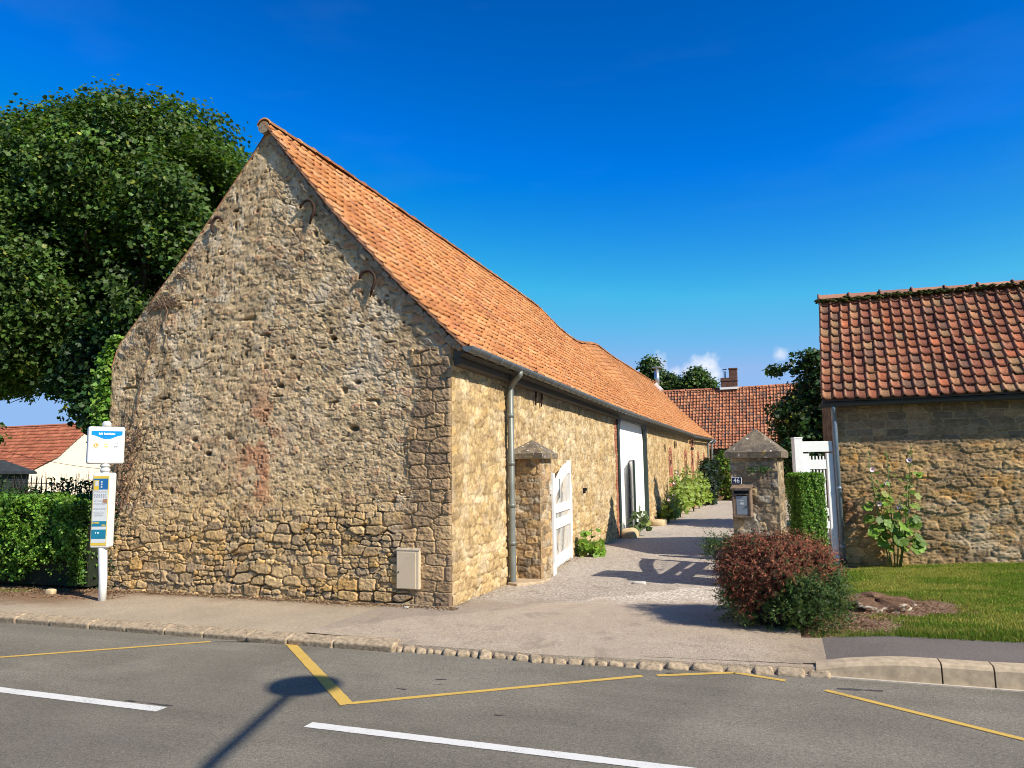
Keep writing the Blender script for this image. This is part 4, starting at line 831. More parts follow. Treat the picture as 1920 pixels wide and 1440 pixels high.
b = MB(); b.prism([(X0-.14, 5.62, 2.80), (X0-.14, 5.79, 2.86), (X0-.14, 5.79, 2.95), (X0-.14, 5.62, 2.90)], (0, 0, 0), (XE-X0+.2, 0, 0)); adopt(b.build('eaves_board', MATS['eaves_paint']), ob)
downpipe(ob, (4.99, 5.555, 2.82), (5.0, 5.66, 2.60), (5.0, 5.66, .06), .045, plain('blue_grey_pipe', (.15, .20, .25), .42, .3, .15, 5), (1.35, .32), None)
b = MB(); b.tube([(5.0, 5.66, .10), (5.0, 5.64, .02)], .055, 12); adopt(b.build('pipe_shoe', dark_m, None, True), ob)

# ---------------------------------------------------------------- tiled house closing the courtyard
h2 = empty('courtyard_house', (2, 38, 0), 0, 'low house with a long red pantile roof closing the end of the courtyard', 'house')
w = relief('front_wall', (-6, 38, 0), (1, 0, 0), (0, -1, 0), np.arange(0, 15.01, .06), lambda u: 3.05, barnright_fn, stone_m, None, 60, z0=-.1, kd=1.3); adopt(w, h2)
b = MB(); b.box((1.5, 44, 1.5), (15, .3, 3.0))
for x in (-6, 9): b.prism([(x, 38.1, -.1), (x, 44, -.1), (x, 44, 3.0), (x, 41, 6.9), (x, 38.1, 3.0)], (-.15, 0, 0), (.15, 0, 0))
adopt(b.build('rear_wall', MATS['back_wall']), h2)
def surf_h(S, T):
    Xx = -6.3+15.6*S; Yy = 41.0-3.35*T; zz = 6.98-4.03*T-.12*np.sin(np.pi*np.clip(T, 0, 1)) + .05*(fbm(S*8, T*3, 18, 2)-.5) + .10*ss(S, .5, .7)*(1-T); nn = math.hypot(3.35, 4.03)
    return np.stack([Xx, Yy, zz], -1), np.stack([0*Xx, 0*Xx-4.03/nn, 0*Xx+3.35/nn], -1)
PH = [(.36, .135, .07), (.40, .155, .08), (.31, .115, .065), (.44, .18, .09), (.27, .10, .06), (.38, .14, .07), (.42, .20, .11), (.15, .09, .07)]
t = tiles('roof_tiles', surf_h, 76, 20, None, PH, 33, roll=.045, lip=.03, lift=.04, jitter=.006, rollc=(.46, .21, .11), ns=8); adopt(t, h2)
Sg, Tg = np.meshgrid(np.linspace(.002, .998, 20), np.linspace(0, 1, 8), indexing='ij'); P, Nn = surf_h(Sg, Tg); skin('roof_boards', P-Nn*.04, wood_m, h2); P2 = P.copy(); P2[..., 1] = 82-P2[..., 1]; skin('rear_roof_slope', P2, MATS['tile_plain'], h2)
adopt(ridge_tiles('ridge_tiles', [(-6.3, 41, 7.0), (1, 41, 6.98), (9.3, 41, 7.1)], .13, .4, None, [(.30, .11, .06), (.36, .14, .08), (.25, .1, .07)], 19, collar=.02), h2)
gut('gutter', [(9.3, 37.55, 2.93), (-6.3, 37.55, 2.93)], .07, h2, zinc_m)
dkb = plain('sooty_brick', (.13, .07, .05), .9, 0, .4, 9, .2, .01, 14)
b = MB(); b.box((.87, 41, 7.25), (1.02, .6, .75)); b.box((.87, 41, 7.44), (1.08, .66, .07)); b.box((1.15, 41, 7.90), (.50, .5, .62)); b.box((1.15, 41, 8.20), (.56, .56, .09)); adopt(b.build('chimney', dkb, None, bevel=.01), h2)
ch = D.objects['chimney']; b = MB(); b.tube([(.62, 41, 7.6), (.62, 41, 8.1)], .07, 10); sub(b.build('flue', MATS['steel']), ch); b = MB(); b.box((.62, 41, 8.2), (.26, .2, .03)); sub(b.build('cowl', dark_m), ch)
b = MB(); b.box((.87, 40.72, 6.94), (1.15, .12, .14)); adopt(b.build('flashing', MATS['white_render']), h2)

# ---------------------------------------------------------------- cream house, far left
lh = empty('cream_house', (-48, 33, 0), 0, 'cream rendered house with plain orange-red tile roof behind the hedge on the far left', 'house')
ea = Vector((-44.7, 27.8, 2.12)); ap = Vector((-44.7, 32.87, 5.83)); gd = Vector((0, 1, 0)); eb = Vector((-44.7, 37.9, 2.12)); back = Vector((-1, 0, 0)); mid_ = Vector((-44.7, 29.98, 3.24))
cream_m = plain('cream_render', (.80, .66, .51), .9, 0, .04, 3)
b = MB(); b.prism([Vector((ea.x, ea.y, -.3)), Vector((eb.x, eb.y, -.3)), eb, ap, mid_, ea], (0, 0, 0), tuple(back*14)); adopt(b.build('walls', cream_m), lh)
PL = [(.40, .13, .065), (.43, .15, .075), (.37, .115, .06)]
def surf_l(S, T):
    s = 14.6*(1-S); t = T
    bx = np.interp(t, [0, .58, 1], [ap.x, mid_.x, ea.x-gd.x*.15]); by = np.interp(t, [0, .58, 1], [ap.y, mid_.y, ea.y-gd.y*.25]); bz = np.interp(t, [0, .58, 1], [ap.z, mid_.z, ea.z-.05])
    P = np.stack([bx+back.x*(s-.15), by+back.y*(s-.15), bz+.06+0*s], -1); n = Vector((ea-ap)).cross(back).normalized(); n = n if n.z > 0 else -n
    return P, np.ones_like(P)*np.array(n)
t = tiles('roof_tiles', surf_l, 46, 17, None, PL, 43, roll=.02, lip=.03, lift=.035, ns=5); adopt(t, lh)
b = MB(); b.prism([ap+Vector((0, 0, .12)), ap+gd*.15+Vector((0, 0, .02)), ap-gd*.15+Vector((0, 0, .02))], tuple(-back*.15), tuple(back*14.4)); adopt(b.build('ridge', plain('ridge_tile_plain', (.38, .13, .07), .9, 0, .2)), lh)
b = MB(); c = ap+back*1.5; b.box((c.x, c.y, c.z+.25), (.26, .26, .5)); b.box((c.x, c.y, c.z+.52), (.36, .36, .06)); adopt(b.build('vent', MATS['ridge_tile_plain']), lh)

# slate-dark garden pier and iron railing beyond the hedge
dp = empty('dark_gate_pier', (-16.8, 6, 0), R(20), 'dark slate-grey garden pier with a low pyramid cap at the left edge', 'gate pier')
dsl = plain('dark_slate_paint', (.035, .042, .05), .7, 0, .25, 6, .3, .004, 20)
b = MB(); b.box((0, 0, .9), (.95, .9, 1.9))
for k in range(8): b.box((0, 0, .15+k*.235), (.97, .92, .20))
sub(b.build('shaft', dsl), dp); b = MB(); b.box((0, 0, 1.90), (1.25, 1.2, .07)); b.prism([(-.6, -.58, 1.93), (.6, -.58, 1.93), (.6, .58, 1.93), (-.6, .58, 1.93)], (0, 0, 0), (0, 0, .02)); b.add([(-.6, -.58, 1.95), (.6, -.58, 1.95), (.6, .58, 1.95), (-.6, .58, 1.95), (0, 0, 2.28)], [(0, 1, 4), (1, 2, 4), (2, 3, 4), (3, 0, 4)]); sub(b.build('cap', dsl), dp)
rl = empty('iron_railing', (-16.2, 6, 0), 0, 'thin spiked iron railing running from the dark pier above the hedge', 'railing')
a = Vector((-16.2, 6.0, 0)); e = Vector((-15.2, 6.3, 0))
for k in range(8):
    p = a.lerp(e, k/7); adopt(MB().tube([(p.x, p.y, .1), (p.x, p.y, 1.75-.01*k), (p.x, p.y, 1.88-.01*k)], [.014, .014, .003], 6).build('spike', dark_m), rl)
for z in (.3, 1.62): adopt(MB().tube([(a.x, a.y, z), (e.x, e.y, z-.03)], .014, 6).build('rail', dark_m), rl)
b = MB().box((-15.95, 6.2, 1.0), (.55, .05, .72)); tag(b.build('brown_gate', plain('brown_wood', (.13, .04, .02), .7, 0, .2), None, bevel=.01), 'small reddish-brown wooden gate behind the spiked railing', 'gate')

# telephone wire across the cream gable
b = MB(); p0 = Vector((-28.5, 13.2, 3.3)); p1 = Vector((-5.9, 5.0, 1.75)); pts = [p0.lerp(p1, k/16)-Vector((0, 0, .45*math.sin(math.pi*k/16))) for k in range(17)]
tag(b.tube(pts, .008, 5).build('overhead_wire', dark_m), 'thin dark wire crossing in front of the cream gable', 'wire')

# ---------------------------------------------------------------- bus stop
bs = empty('bus_stop', (-5.04, -.88, 0), 0, 'white bus stop pole with square name box on top and a narrow timetable case below', 'bus stop')
pw = plain('post_white', (.74, .74, .72), .5, 0, .06, 20); pgm = plain('post_grey', (.52, .52, .51), .5, 0, .05)
mb = MB(); b.v = []; n = 18
mb.tube([(0.02, 0, -.05), (.015, 0, .3), (-.03, 0, .80), (-.05, .0, 1.9), (-.06, 0, 2.46)], [.052, .055, .062, .055, .055], 18); sub(mb.build('pole', pw, None, True), bs)
mb = MB(); mb.tube([(-.06, 0, 2.44), (-.06, 0, 2.50), (-.06, 0, 2.53)], [.062, .062, .04], 16); sub(mb.build('pole_cap', pgm, None, True), bs); sub(MB().tube([(-.05, 0, 1.80), (-.05, 0, 1.84)], .068, 16).build('collar', pgm, None, True), bs); sub(MB().tube([(-.05, 0, 1.87), (-.05, 0, 1.90)], .068, 16).build('collar', pgm, None, True), bs)
# name box
nb = empty('name_box', (-.065, -.03, 2.18), R(-11)); nb.parent = bs
def rbox(name, c, d, mat, parent, bev): o = MB().box((0, 0, 0), d).build(name, mat, None, bevel=bev, seg=3); o.location = c; return sub(o, parent)
D.objects.remove(nb)
nb = rbox('name_box', (-.06, .0, 2.18), (.475, .15, .535), plain('sign_shell', (.72, .72, .71), .35, 0, .03), bs, .03); nb.rotation_euler = (0, 0, R(56))
pn = rbox('name_panel', (.0, -.0755, 0), (.43, .008, .50), plain('sign_white', (.86, .86, .85), .3, 0, .01), nb, .003); pn.scale = (1, 1, 1)
cyan = plain('sign_blue', (.0, .22, .62), .3, 0, .04); navy = plain('sign_navy', (.02, .08, .25), .4, 0, .03); grey_t = plain('sign_grey_print', (.30, .32, .36), .5); orange_m = plain('sign_orange', (.70, .32, .06), .4, 0, .03); olive_m = plain('sign_olive', (.55, .48, .18), .4, 0, .03)
pts = [(-.20, .205), (-.20, .142)]+[(-.20+.40*k/24, .142-.058*(.5-.5*math.cos(2*math.pi*k/24))) for k in range(1, 24)]+[(.20, .142), (.20, .205)]
mb = MB(); vs = []
for k in range(33):
    xx = -.20+.40*k/32; vs += [(xx, -.0055, .205), (xx, -.0055, .142-.058*(.5-.5*math.cos(2*math.pi*k/32)))]
mb.add(vs, [(2*k, 2*k+1, 2*k+3, 2*k+2) for k in range(32)]); o = mb.build('blue_wave', cyan); sub(o, pn)
def marks(name, w, h, c, mat, parent, words=(4, 10), seed=1):
    """print too small to read: a row of letter-like strokes"""
    r = random.Random(seed); n = sum(words)+len(words)-1; u = w/n; mb = MB(); x = -w/2
    for k, wd in enumerate(words):
        for q in range(wd):
            hh = h*(1 if q == 0 else r.choice((.62, .66, .9))); mb.box((c[0]+x+u*.45, c[1], c[2]-h/2+hh/2), (u*.74, .0016, hh)); x += u
        x += u
    return sub(mb.build(name, mat), parent)
marks('stop_name', .21, .030, (0, -.0068, .166), enw, pn, (4, 11), 3); marks('stop_subtitle', .12, .012, (.0, -.0068, .137), navy, pn, (7,), 4)
def disc(mb, cx, cz, r, n=20, y0=-.0055): mb.prism([(cx+r*math.cos(2*math.pi*k/n), 0, cz+r*math.sin(2*math.pi*k/n)) for k in range(n)], (0, y0, 0), (0, 0, 0))
mb = MB(); disc(mb, -.135, -.005, .034); sub(mb.build('line_symbol', orange_m), pn); mb = MB(); mb.box((-.141, -.0065, -.003), (.008, .002, .036)); mb.box((-.130, -.0065, -.018), (.026, .002, .008)); sub(mb.build('line_letter', enw), pn)
mb = MB(); disc(mb, -.008, -.005, .032); sub(mb.build('line_symbol', olive_m), pn); mb = MB(); mb.box((-.008, -.006, -.005), (.044, .003, .018)); sub(mb.build('symbol_bar', enw), pn)
mb = MB(); mb.box((.118, -.003, .0), (.062, .004, .062)); mb.box((.102, -.003, -.036), (.012, .004, .010)); mb.box((.134, -.003, -.036), (.012, .004, .010)); o = mb.build('bus_symbol', grey_t); sub(o, pn); mb = MB(); mb.box((.118, -.0055, .006), (.046, .002, .030)); sub(mb.build('symbol_window', MATS['sign_white']), pn)
for k_, (x, z, w_) in enumerate(((-.135, -.062, .08), (-.135, -.084, .055), (-.008, -.062, .105), (-.008, -.084, .08), (.120, -.064, .09))): marks('small_print', w_, .011, (x, -.0045, z), grey_t, pn, (3, 5), k_)
marks('operator_print', .09, .013, (-.16, -.0045, -.205), grey_t, pn, (2, 6), 8); marks('operator_print', .10, .011, (.14, -.0045, -.205), grey_t, pn, (3, 7), 9)
# timetable case: turned box, poster side facing left-front, blank flank to the right
tcs = rbox('timetable_case', (-.045, .0, 1.255), (.27, .16, 1.06), MATS['sign_shell'], bs, .03); tcs.rotation_euler = (0, 0, R(20))
yel = plain('poster_yellow', (.62, .44, .06), .4, 0, .06); pb = plain('poster_blue', (.015, .12, .32), .35, 0, .08); pt = plain('poster_teal', (.01, .17, .27), .35, 0, .06); pp = plain('poster_paper', (.55, .57, .58), .35, 0, .08, 60); brn = plain('poster_brown', (.33, .19, .12), .5)
ps = rbox('poster', (-.004, -.0805, -.005), (.225, .006, .98), yel, tcs, .002)
mb = MB()
mb.box((0, -.0045, -.0), (.205, .003, .90)); sub(mb.build('timetable_sheet', pp), ps)
mb = MB(); mb.box((.0, -.0065, .375), (.205, .002, .155)); sub(mb.build('blue_header', pb), ps)
mb = MB(); mb.box((-.062, -.008, .36), (.07, .002, .14)); sub(mb.build('yellow_square', yel), ps); mb = MB(); mb.box((-.058, -.0095, .385), (.044, .002, .07)); sub(mb.build('notice', pp), ps)
mb = MB(); 
for k in range(3): mb.box((.01, -.008, .335+k*.035), (.022, .002, .022))
sub(mb.build('pictogram', pp), ps)
mb = MB(); rr = random.Random(3)
for z in (.275, .262, .215, .205, .14, .128, .10, .085, .03, .018, -.02): 
    x = -.09
    while x < .06: l = rr.uniform(.01, .05); mb.box((x+l/2, -.0066, z), (l, .0015, .005)); x += l+.008
mb.box((-.01, -.0066, -.045), (.13, .0015, .010)); mb.box((-.015, -.0066, -.072), (.125, .0015, .010))
for z in (.23, .19): 
    for k in range(6): mb.box((-.08+k*.032, -.0066, z), (.016, .0015, .016))
sub(mb.build('printed_lines', grey_t), ps)
mb = MB(); mb.box((.070, -.0068, .135), (.062, .0018, .06)); sub(mb.build('brown_square', brn), ps)
mb = MB(); mb.box((0, -.0066, -.185), (.205, .002, .075)); mb.box((0, -.0066, -.33), (.205, .002, .13)); sub(mb.build('teal_band', pt), ps)
mb = MB(); mb.box((-.05, -.0084, -.172), (.10, .0015, .022)); mb.box((.065, -.0084, -.205), (.05, .0015, .018)); sub(mb.build('yellow_band', yel), ps)
marks('poster_print', .06, .02, (-.02, -.0092, -.31), enw, ps, (1, 2), 5); marks('poster_print', .08, .011, (-.045, -.0098, -.172), navy, ps, (5,), 6)

# meter cabinet on the gable
mc = empty('meter_cabinet', (-.615, -.02, .20), 0, 'cream plastic meter cabinet fixed low on the barn gable', 'meter cabinet')
sub(MB().box((0, -.005, .25), (.335, .09, .50)).build('case', plastic_m, None, bevel=.008), mc)
dd = sub(MB().box((-.02, -.052, .245), (.275, .010, .47)).build('door', plastic_m, None, bevel=.003), mc); sub(MB().box((-.13, -.0595, .22), (.012, .008, .02)).build('lock', dark_m), dd)
mb = MB(); mb.prism([(-.175, -.055, .50), (.175, -.055, .50), (.175, .03, .53), (-.175, .03, .53)], (0, 0, 0), (0, 0, .012)); sub(mb.build('lid', plain('stained_lid', (.40, .33, .24), .8, 0, .3, 20)), mc)
mb = MB(); mb.add([(-.02, -.0578, .40), (.01, -.0578, .40), (-.005, -.0578, .428)], [(0, 1, 2)]); sub(mb.build('warning_mark', plain('faded_mark', (.50, .42, .32), .8)), mc)

# street lamp beyond the left of the lens: only its shadow lies on the road
Hh = 6.4; S0 = Vector((.14, -3.36, -.10)); hd = S0 + SUNV*((Hh+.1)/SUNV.z)
sl = empty('street_lamp', (hd.x+.95, hd.y-2.75, 0), 0, 'grey street lamp with flat round head on a long arm over the road', 'street lamp')
pb_ = Vector((hd.x+.95, hd.y-2.75, 0))
adopt(MB().tube([pb_, pb_+Vector((0, 0, 3)), pb_+Vector((0, 0, Hh+.1))], [.09, .07, .05], 14).build('pole', zincl_m, None, True), sl)
top_ = pb_+Vector((0, 0, Hh+.0)); adopt(MB().tube([top_, top_.lerp(hd, .4)+Vector((0, 0, .08)), hd+Vector((0, 0, .05))], [.05, .045, .038], 12).build('arm', zincl_m, None, True), sl)
b = MB(); b.tube([hd+Vector((0, 0, -.05)), hd+Vector((0, 0, .0)), hd+Vector((0, 0, .06)), hd+Vector((0, 0, .1))], [.28, .32, .28, .08], 28); adopt(b.build('lamp_head', zincl_m, None, True), sl)
# ---------------------------------------------------------------- foliage
def rnd_dirs(r, n):
    v = r.normal(size=(n, 3)); return v/np.linalg.norm(v, axis=1)[:, None]
def leaves(name, C, Nrm, size, col, mat, parent=None, aspect=.8, fold=.25, seed=1, spread=.8, shape='kite'):
    """one small folded leaf at every centre C, roughly facing Nrm"""
    r = np.random.default_rng(seed); n = len(C)
    N = Nrm + spread*rnd_dirs(r, n); N /= np.linalg.norm(N, axis=1)[:, None]
    T = rnd_dirs(r, n); T = T - (T*N).sum(1)[:, None]*N; T /= np.linalg.norm(T, axis=1)[:, None]+1e-9; Bn = np.cross(N, T)
    s = (np.asarray(size)*r.uniform(.6, 1.25, n))[:, None]
    if shape == 'kite': P = [(-.5, 0, 0), (.05, .42*aspect, fold), (.5, 0, 0), (.05, -.42*aspect, fold)]; f = [(0, 1, 2, 3)]
    elif shape == 'maple': P = [(-.45, 0, 0), (-.25, .38, .05), (.10, .50, .12), (.14, .20, .02), (.58, 0, -.02), (.14, -.20, .02), (.10, -.50, .12), (-.25, -.38, .05)]; f = [(0, 1, 2, 3), (0, 3, 4, 5), (0, 5, 6, 7)]
    elif shape == 'blade': P = [(-.5, .06, 0), (-.5, -.06, 0), (.5, 0, 0)]; f = [(0, 1, 2)]
    V = np.concatenate([(C + s*(T*p[0] + Bn*p[1]*(aspect if shape != 'kite' else 1) + N*p[2]))[:, None] for p in P], 1); m = len(P)
    F = np.concatenate([np.array(q)[None] + (np.arange(n)*m)[:, None] for q in f]) if len(f) > 1 else np.array(f[0])[None]+(np.arange(n)*m)[:, None]
    cc = np.repeat(col[:, None], m, 1).reshape(-1, 3)
    return npmesh(name, V.reshape(-1, 3), F, mat, parent, cc, False)
def leafcol(r, n, base, var=.25, yellow=0.0, ycol=(.20, .22, .03)):
    c = np.array(base)[None]*np.exp(r.normal(0, var, n))[:, None]; c = c*(1+r.normal(0, .08, (n, 3)))
    if yellow: m = r.random(n) < yellow; c[m] = np.array(ycol)*r.uniform(.7, 1.3, m.sum())[:, None]
    return c
def crown_points(r, lobes, n, shell=.62):
    """leaf twigs spread over the outer part of several lobes"""
    vol = np.array([l[3]*l[4]*l[5] for l in lobes])**.67; k = r.choice(len(lobes), n, p=vol/vol.sum()); L_ = np.array(lobes)[k]
    d = rnd_dirs(r, n); rad = shell+(1-shell)*r.random(n)**.6; bumps = 1+.16*(fbm(d[:, 0]*2.6+k*3.1, d[:, 1]*2.6+d[:, 2]*2.1, 900, 3)-.5)*2
    P = L_[:, :3] + d*L_[:, 3:6]*(rad*bumps)[:, None]; return P, d
def tree_crown(name, lobes, ntw, per, tw, size, base, parent, seed, mat=None, shell=.62, yellow=.02, shape='maple', up=.5, holes=0.0, spread=.7, clear=None):
    r = np.random.default_rng(seed); P, d = crown_points(r, lobes, ntw, shell)
    if holes: keep = fbm(P[:, 0]*.55+9, P[:, 1]*.55+P[:, 2]*.62, seed+5, 3) > holes; P = P[keep]; d = d[keep]
    if clear is not None: k = clear(P); P = P[k]; d = d[k]
    n = len(P)*per; C = np.repeat(P, per, 0) + r.normal(0, 1, (n, 3))*np.array([tw, tw, tw*.45]); N = np.repeat(d, per, 0)*.6 + np.array([0, 0, up]); tone = np.repeat(np.exp(r.normal(0, .26, len(P)))*(.6+.8*fbm(P[:, 0]*.9, P[:, 1]*.7+P[:, 2]*.9, seed+9, 3)), per)
    if clear is not None: k = clear(C); C = C[k]; N = N[k]; tone = tone[k]
    col = leafcol(r, len(C), base, .22, yellow)*tone[:, None]
    return leaves(name, C, N, size, col, mat or leaf_m, parent, aspect=.95, seed=seed, spread=spread, shape=shape)
def branches(name, root, tips, r0, parent, seed=1, mat=None, trunk_top=None, wig=.25):
    rr = random.Random(seed); b = MB(); root = Vector(root); tt = Vector(trunk_top)
    b.tube([root, root.lerp(tt, .3)+Vector((rr.uniform(-.1, .1), rr.uniform(-.1, .1), 0)), root.lerp(tt, .7), tt], [r0*1.25, r0, r0*.85, r0*.7], 14)
    for t in tips:
        t = Vector(t); s = root.lerp(tt, rr.uniform(.6, 1)); L_ = (t-s).length; pts = [s]
        for k in (.3, .6, .85, 1): pts.append(s.lerp(t, k)+Vector((rr.uniform(-1, 1), rr.uniform(-1, 1), rr.uniform(-.3, 1)))*wig*L_*.25*(1-k*.6))
        b.tube(pts, [r0*.45, r0*.3, r0*.2, r0*.12, r0*.04], 7)
        for q in range(4):
            s2 = pts[rr.choice((1, 2, 3))]; t2 = s2+(t-s).normalized()*L_*.15+Vector((rr.uniform(-1, 1), rr.uniform(-1, 1), rr.uniform(-.6, .15)))*L_*.3; b.tube([s2, s2.lerp(t2, .5)+Vector((0, 0, .06*L_)), t2], [r0*.14, r0*.09, r0*.02], 5)
    return sub(b.build(name, mat or bark_m, None, True), parent)
# big maple behind the barn
tr = empty('maple_tree', (0, 0, 0), 0, 'very large dense dark green maple rising behind the left side of the barn', 'tree')
lob = [(-19.6, 10.2, 11.3, 4.3, 3.6, 3.6), (-16.6, 10.4, 12.2, 3.3, 3.2, 2.9), (-23.0, 10, 12.2, 3.6, 3.4, 3.1), (-18.6, 10.4, 13.0, 2.7, 2.6, 2.25), (-13.9, 10.2, 10.6, 2.3, 3.0, 1.9), (-15.0, 10, 8.2, 3.2, 3.0, 2.9), (-19.8, 9.2, 7.9, 4.2, 3.2, 2.9), (-23.6, 9.4, 8.0, 3.6, 3.4, 2.7), (-21.3, 8.6, 5.6, 2.0, 2.0, 1.1), (-26.5, 11, 9.5, 3.5, 3.5, 4), (-24.2, 8.6, 6.0, 2.2, 2.0, 1.1)]
tree_crown('foliage', lob, 17500, 22, .30, .165, (.068, .122, .022), tr, 71, yellow=.04, holes=.395, shell=.5)
lob2 = [(-16.3, 8.8, 5.4, 1.3, 1.1, 1.5), (-15.9, 8.6, 4.1, .8, .9, 1.1), (-17.4, 8.6, 4.7, .8, .6, .45), (-14.4, 8.6, 6.2, 1.2, 1.0, 1.2)]
tree_crown('hanging_foliage', lob2, 1100, 12, .24, .18, (.026, .062, .015), tr, 72, yellow=.01)
tips = [(l[0]+random.uniform(-1.5, 1.5), l[1]+random.uniform(-1.2, 1), l[2]+random.uniform(-.8, .6)) for l in lob for _ in range(3)]
branches('trunk', (-17.9, 12.0, -.2), tips, .5, tr, 4, trunk_top=(-18.4, 11.2, 6.5))
b = MB(); b.tube([(-19.5, 10.6, 8.6), (-17.6, 9.4, 8.9), (-16.4, 7.9, 9.25), (-15.9, 7.5, 9.35)], [.12, .09, .05, .02], 7); sub(b.build('branch', bark_m, None, True), tr)
# overhanging spray at the left edge (from a smaller tree)
sm = empty('young_tree', (0, 0, 0), 0, 'thin low branch with sparse leaves at the left edge, over the dark garden pier', 'tree')
tree_crown('foliage', [(-15.5, 4.2, 2.75, .75, .5, .38), (-16.3, 4.2, 2.6, .9, .6, .5), (-14.95, 4.3, 3.0, .25, .3, .14), (-15.4, 4.3, 3.75, .2, .2, .08)], 150, 8, .10, .13, (.055, .10, .022), sm, 75, yellow=.05, shape='kite')
branches('trunk', (-17.6, 4.4, -.1), [(-15.2, 4.3, 3.0), (-15.8, 4.2, 2.6), (-16.2, 4.3, 3.1)], .07, sm, 3, trunk_top=(-17.2, 4.3, 2.3))

# front hedge on the left
hd_ = empty('leafy_hedge', (0, 0, 0), 0, 'bright green clipped hedge left of the bus stop, facing the road', 'hedge')
r = np.random.default_rng(81); n = 34000
x = r.uniform(-12, -6.12, n); zt = 1.31+.07*np.sin(x*2.3)+.06*np.sin(x*6.1)+.09*(fbm(x*5, x*0, 7, 3)-.5); y = -.44 + r.exponential(.10, n)+.10*np.sin(x*2.7+1)+.05*np.sin(x*7); z = r.random(n)**.85*zt+.10
t = r.random(n) < .3; z[t] = (zt[t]+.05)-r.exponential(.05, t.sum()); y[t] = -.40+r.uniform(0, 1.0, t.sum())
y += np.where(z < .5, (.5-z)*.25, 0); y += .26*(fbm(x*3.2, z*3.6, 8, 3)-.5)*2 - .12*np.sin(np.pi*np.clip(z/1.35, 0, 1))*0
C = np.stack([x, y, z], 1); C = C[z < 1.5]; n = len(C); N = np.tile(np.array([0, -.8, .55]), (n, 1)); col = leafcol(r, n, (.105, .22, .026), .36, .12, (.24, .38, .045))
leaves('foliage', C, N, .062, col, leaf_m, hd_, seed=82, spread=.9)
nb_ = 420; bx_ = np.stack([r.uniform(-9.5, -6.15, nb_), r.uniform(-.58, -.40, nb_), r.uniform(.25, 1.36, nb_)], 1); dr_2 = rnd_dirs(r, nb_)*np.array([.6, .5, .6])+np.array([0, -.4, .55]); tt = np.linspace(0, 1, 7)
C = (bx_[:, None]+dr_2[:, None]*(tt[None, :, None]*r.uniform(.06, .20, nb_)[:, None, None])).reshape(-1, 3)+r.normal(0, .014, (nb_*7, 3)); leaves('young_shoots', C, np.tile(np.array([0, -.7, .6]), (len(C), 1)), .05, leafcol(r, len(C), (.16, .30, .035), .3), leaf_m, hd_, seed=181, spread=.9)
# leaves along the right end
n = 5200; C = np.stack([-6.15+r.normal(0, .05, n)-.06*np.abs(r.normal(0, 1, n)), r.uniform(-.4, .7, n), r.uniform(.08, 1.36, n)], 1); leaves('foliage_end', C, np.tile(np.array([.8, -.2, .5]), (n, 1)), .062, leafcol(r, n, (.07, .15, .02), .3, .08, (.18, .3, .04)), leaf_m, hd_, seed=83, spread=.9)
sub(MB().box((-9.0, .2, .62), (5.85, .85, 1.15)).build('dark_core', plain('hedge_core', (.012, .018, .008), 1, 0, .4)), hd_)  # solid near-black core, shade inside the hedge put into its colour
b = MB(); rr = random.Random(8)
for k in range(70):
    x = rr.uniform(-9.5, -6.1); b.tube([(x, -.1, -.02), (x+rr.uniform(-.05, .05), -.18, .2), (x+rr.uniform(-.1, .1), -.25, .42)], [.012, .009, .005], 5)
sub(b.build('stems', bark_m), hd_)
h3 = empty('dark_shrub_hedge', (0, 0, 0), 0, 'taller dark hedge behind the bright one, between it and the barn', 'hedge')
n = 15000; x = r.uniform(-13, -5.72, n); z = r.uniform(.1, 1.62, n)+.10*np.sin(x*3.1)+.06*np.sin(x*7.7); y = .75+r.normal(0, .16, n)
C = np.stack([x, y, z], 1); leaves('foliage', C, np.tile(np.array([0, -.5, .6]), (n, 1)), .06, leafcol(r, n, (.030, .072, .017), .3, .02), leaf_m, h3, seed=84, spread=1)
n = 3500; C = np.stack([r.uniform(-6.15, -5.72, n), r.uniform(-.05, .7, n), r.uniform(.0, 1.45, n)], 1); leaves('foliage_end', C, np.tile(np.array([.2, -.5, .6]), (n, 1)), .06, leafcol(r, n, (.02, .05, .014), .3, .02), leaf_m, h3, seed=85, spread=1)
b = MB()
for k in range(90):
    x = rr.uniform(-11, -5.75); b.tube([(x, .75, .8), (x+rr.uniform(-.05, .05), .72, 1.5), (x+rr.uniform(-.12, .12), .7, 1.62+rr.uniform(.02, .24))], [.008, .005, .002], 4)
sub(b.build('twigs', bark_m), h3)
# ivy on the left edge of the gable
iv = empty('ivy', (0, 0, 0), 0, 'bright green ivy spilling round the left edge of the barn gable', 'ivy')
n = 2900; t = r.random(n); z = 1.95+2.05*t**1.0; wx = .22*np.sin(np.pi*np.clip(t*1.08, 0, 1))**.5+.05; x = -6.08 - wx*r.random(n)*1.15 + .10*(r.random(n)-.3)*(t > .15); y = -.05+r.uniform(-.07, .45, n); k = (z < 4.05) | (x < -5.6-(z-4.05)*0)
x = np.where(z > 3.75, x+(z-3.75)*.55, x); z2 = np.where(z > 4.1, 4.1+(z-4.1)*.5, z)
C = np.stack([x, y, z2], 1); leaves('foliage', C, np.tile(np.array([.1, -.8, .5]), (n, 1)), .082, leafcol(r, n, (.13, .25, .028), .28, .2, (.22, .34, .05)), leaf_m, iv, seed=86, aspect=1.05, spread=.7)
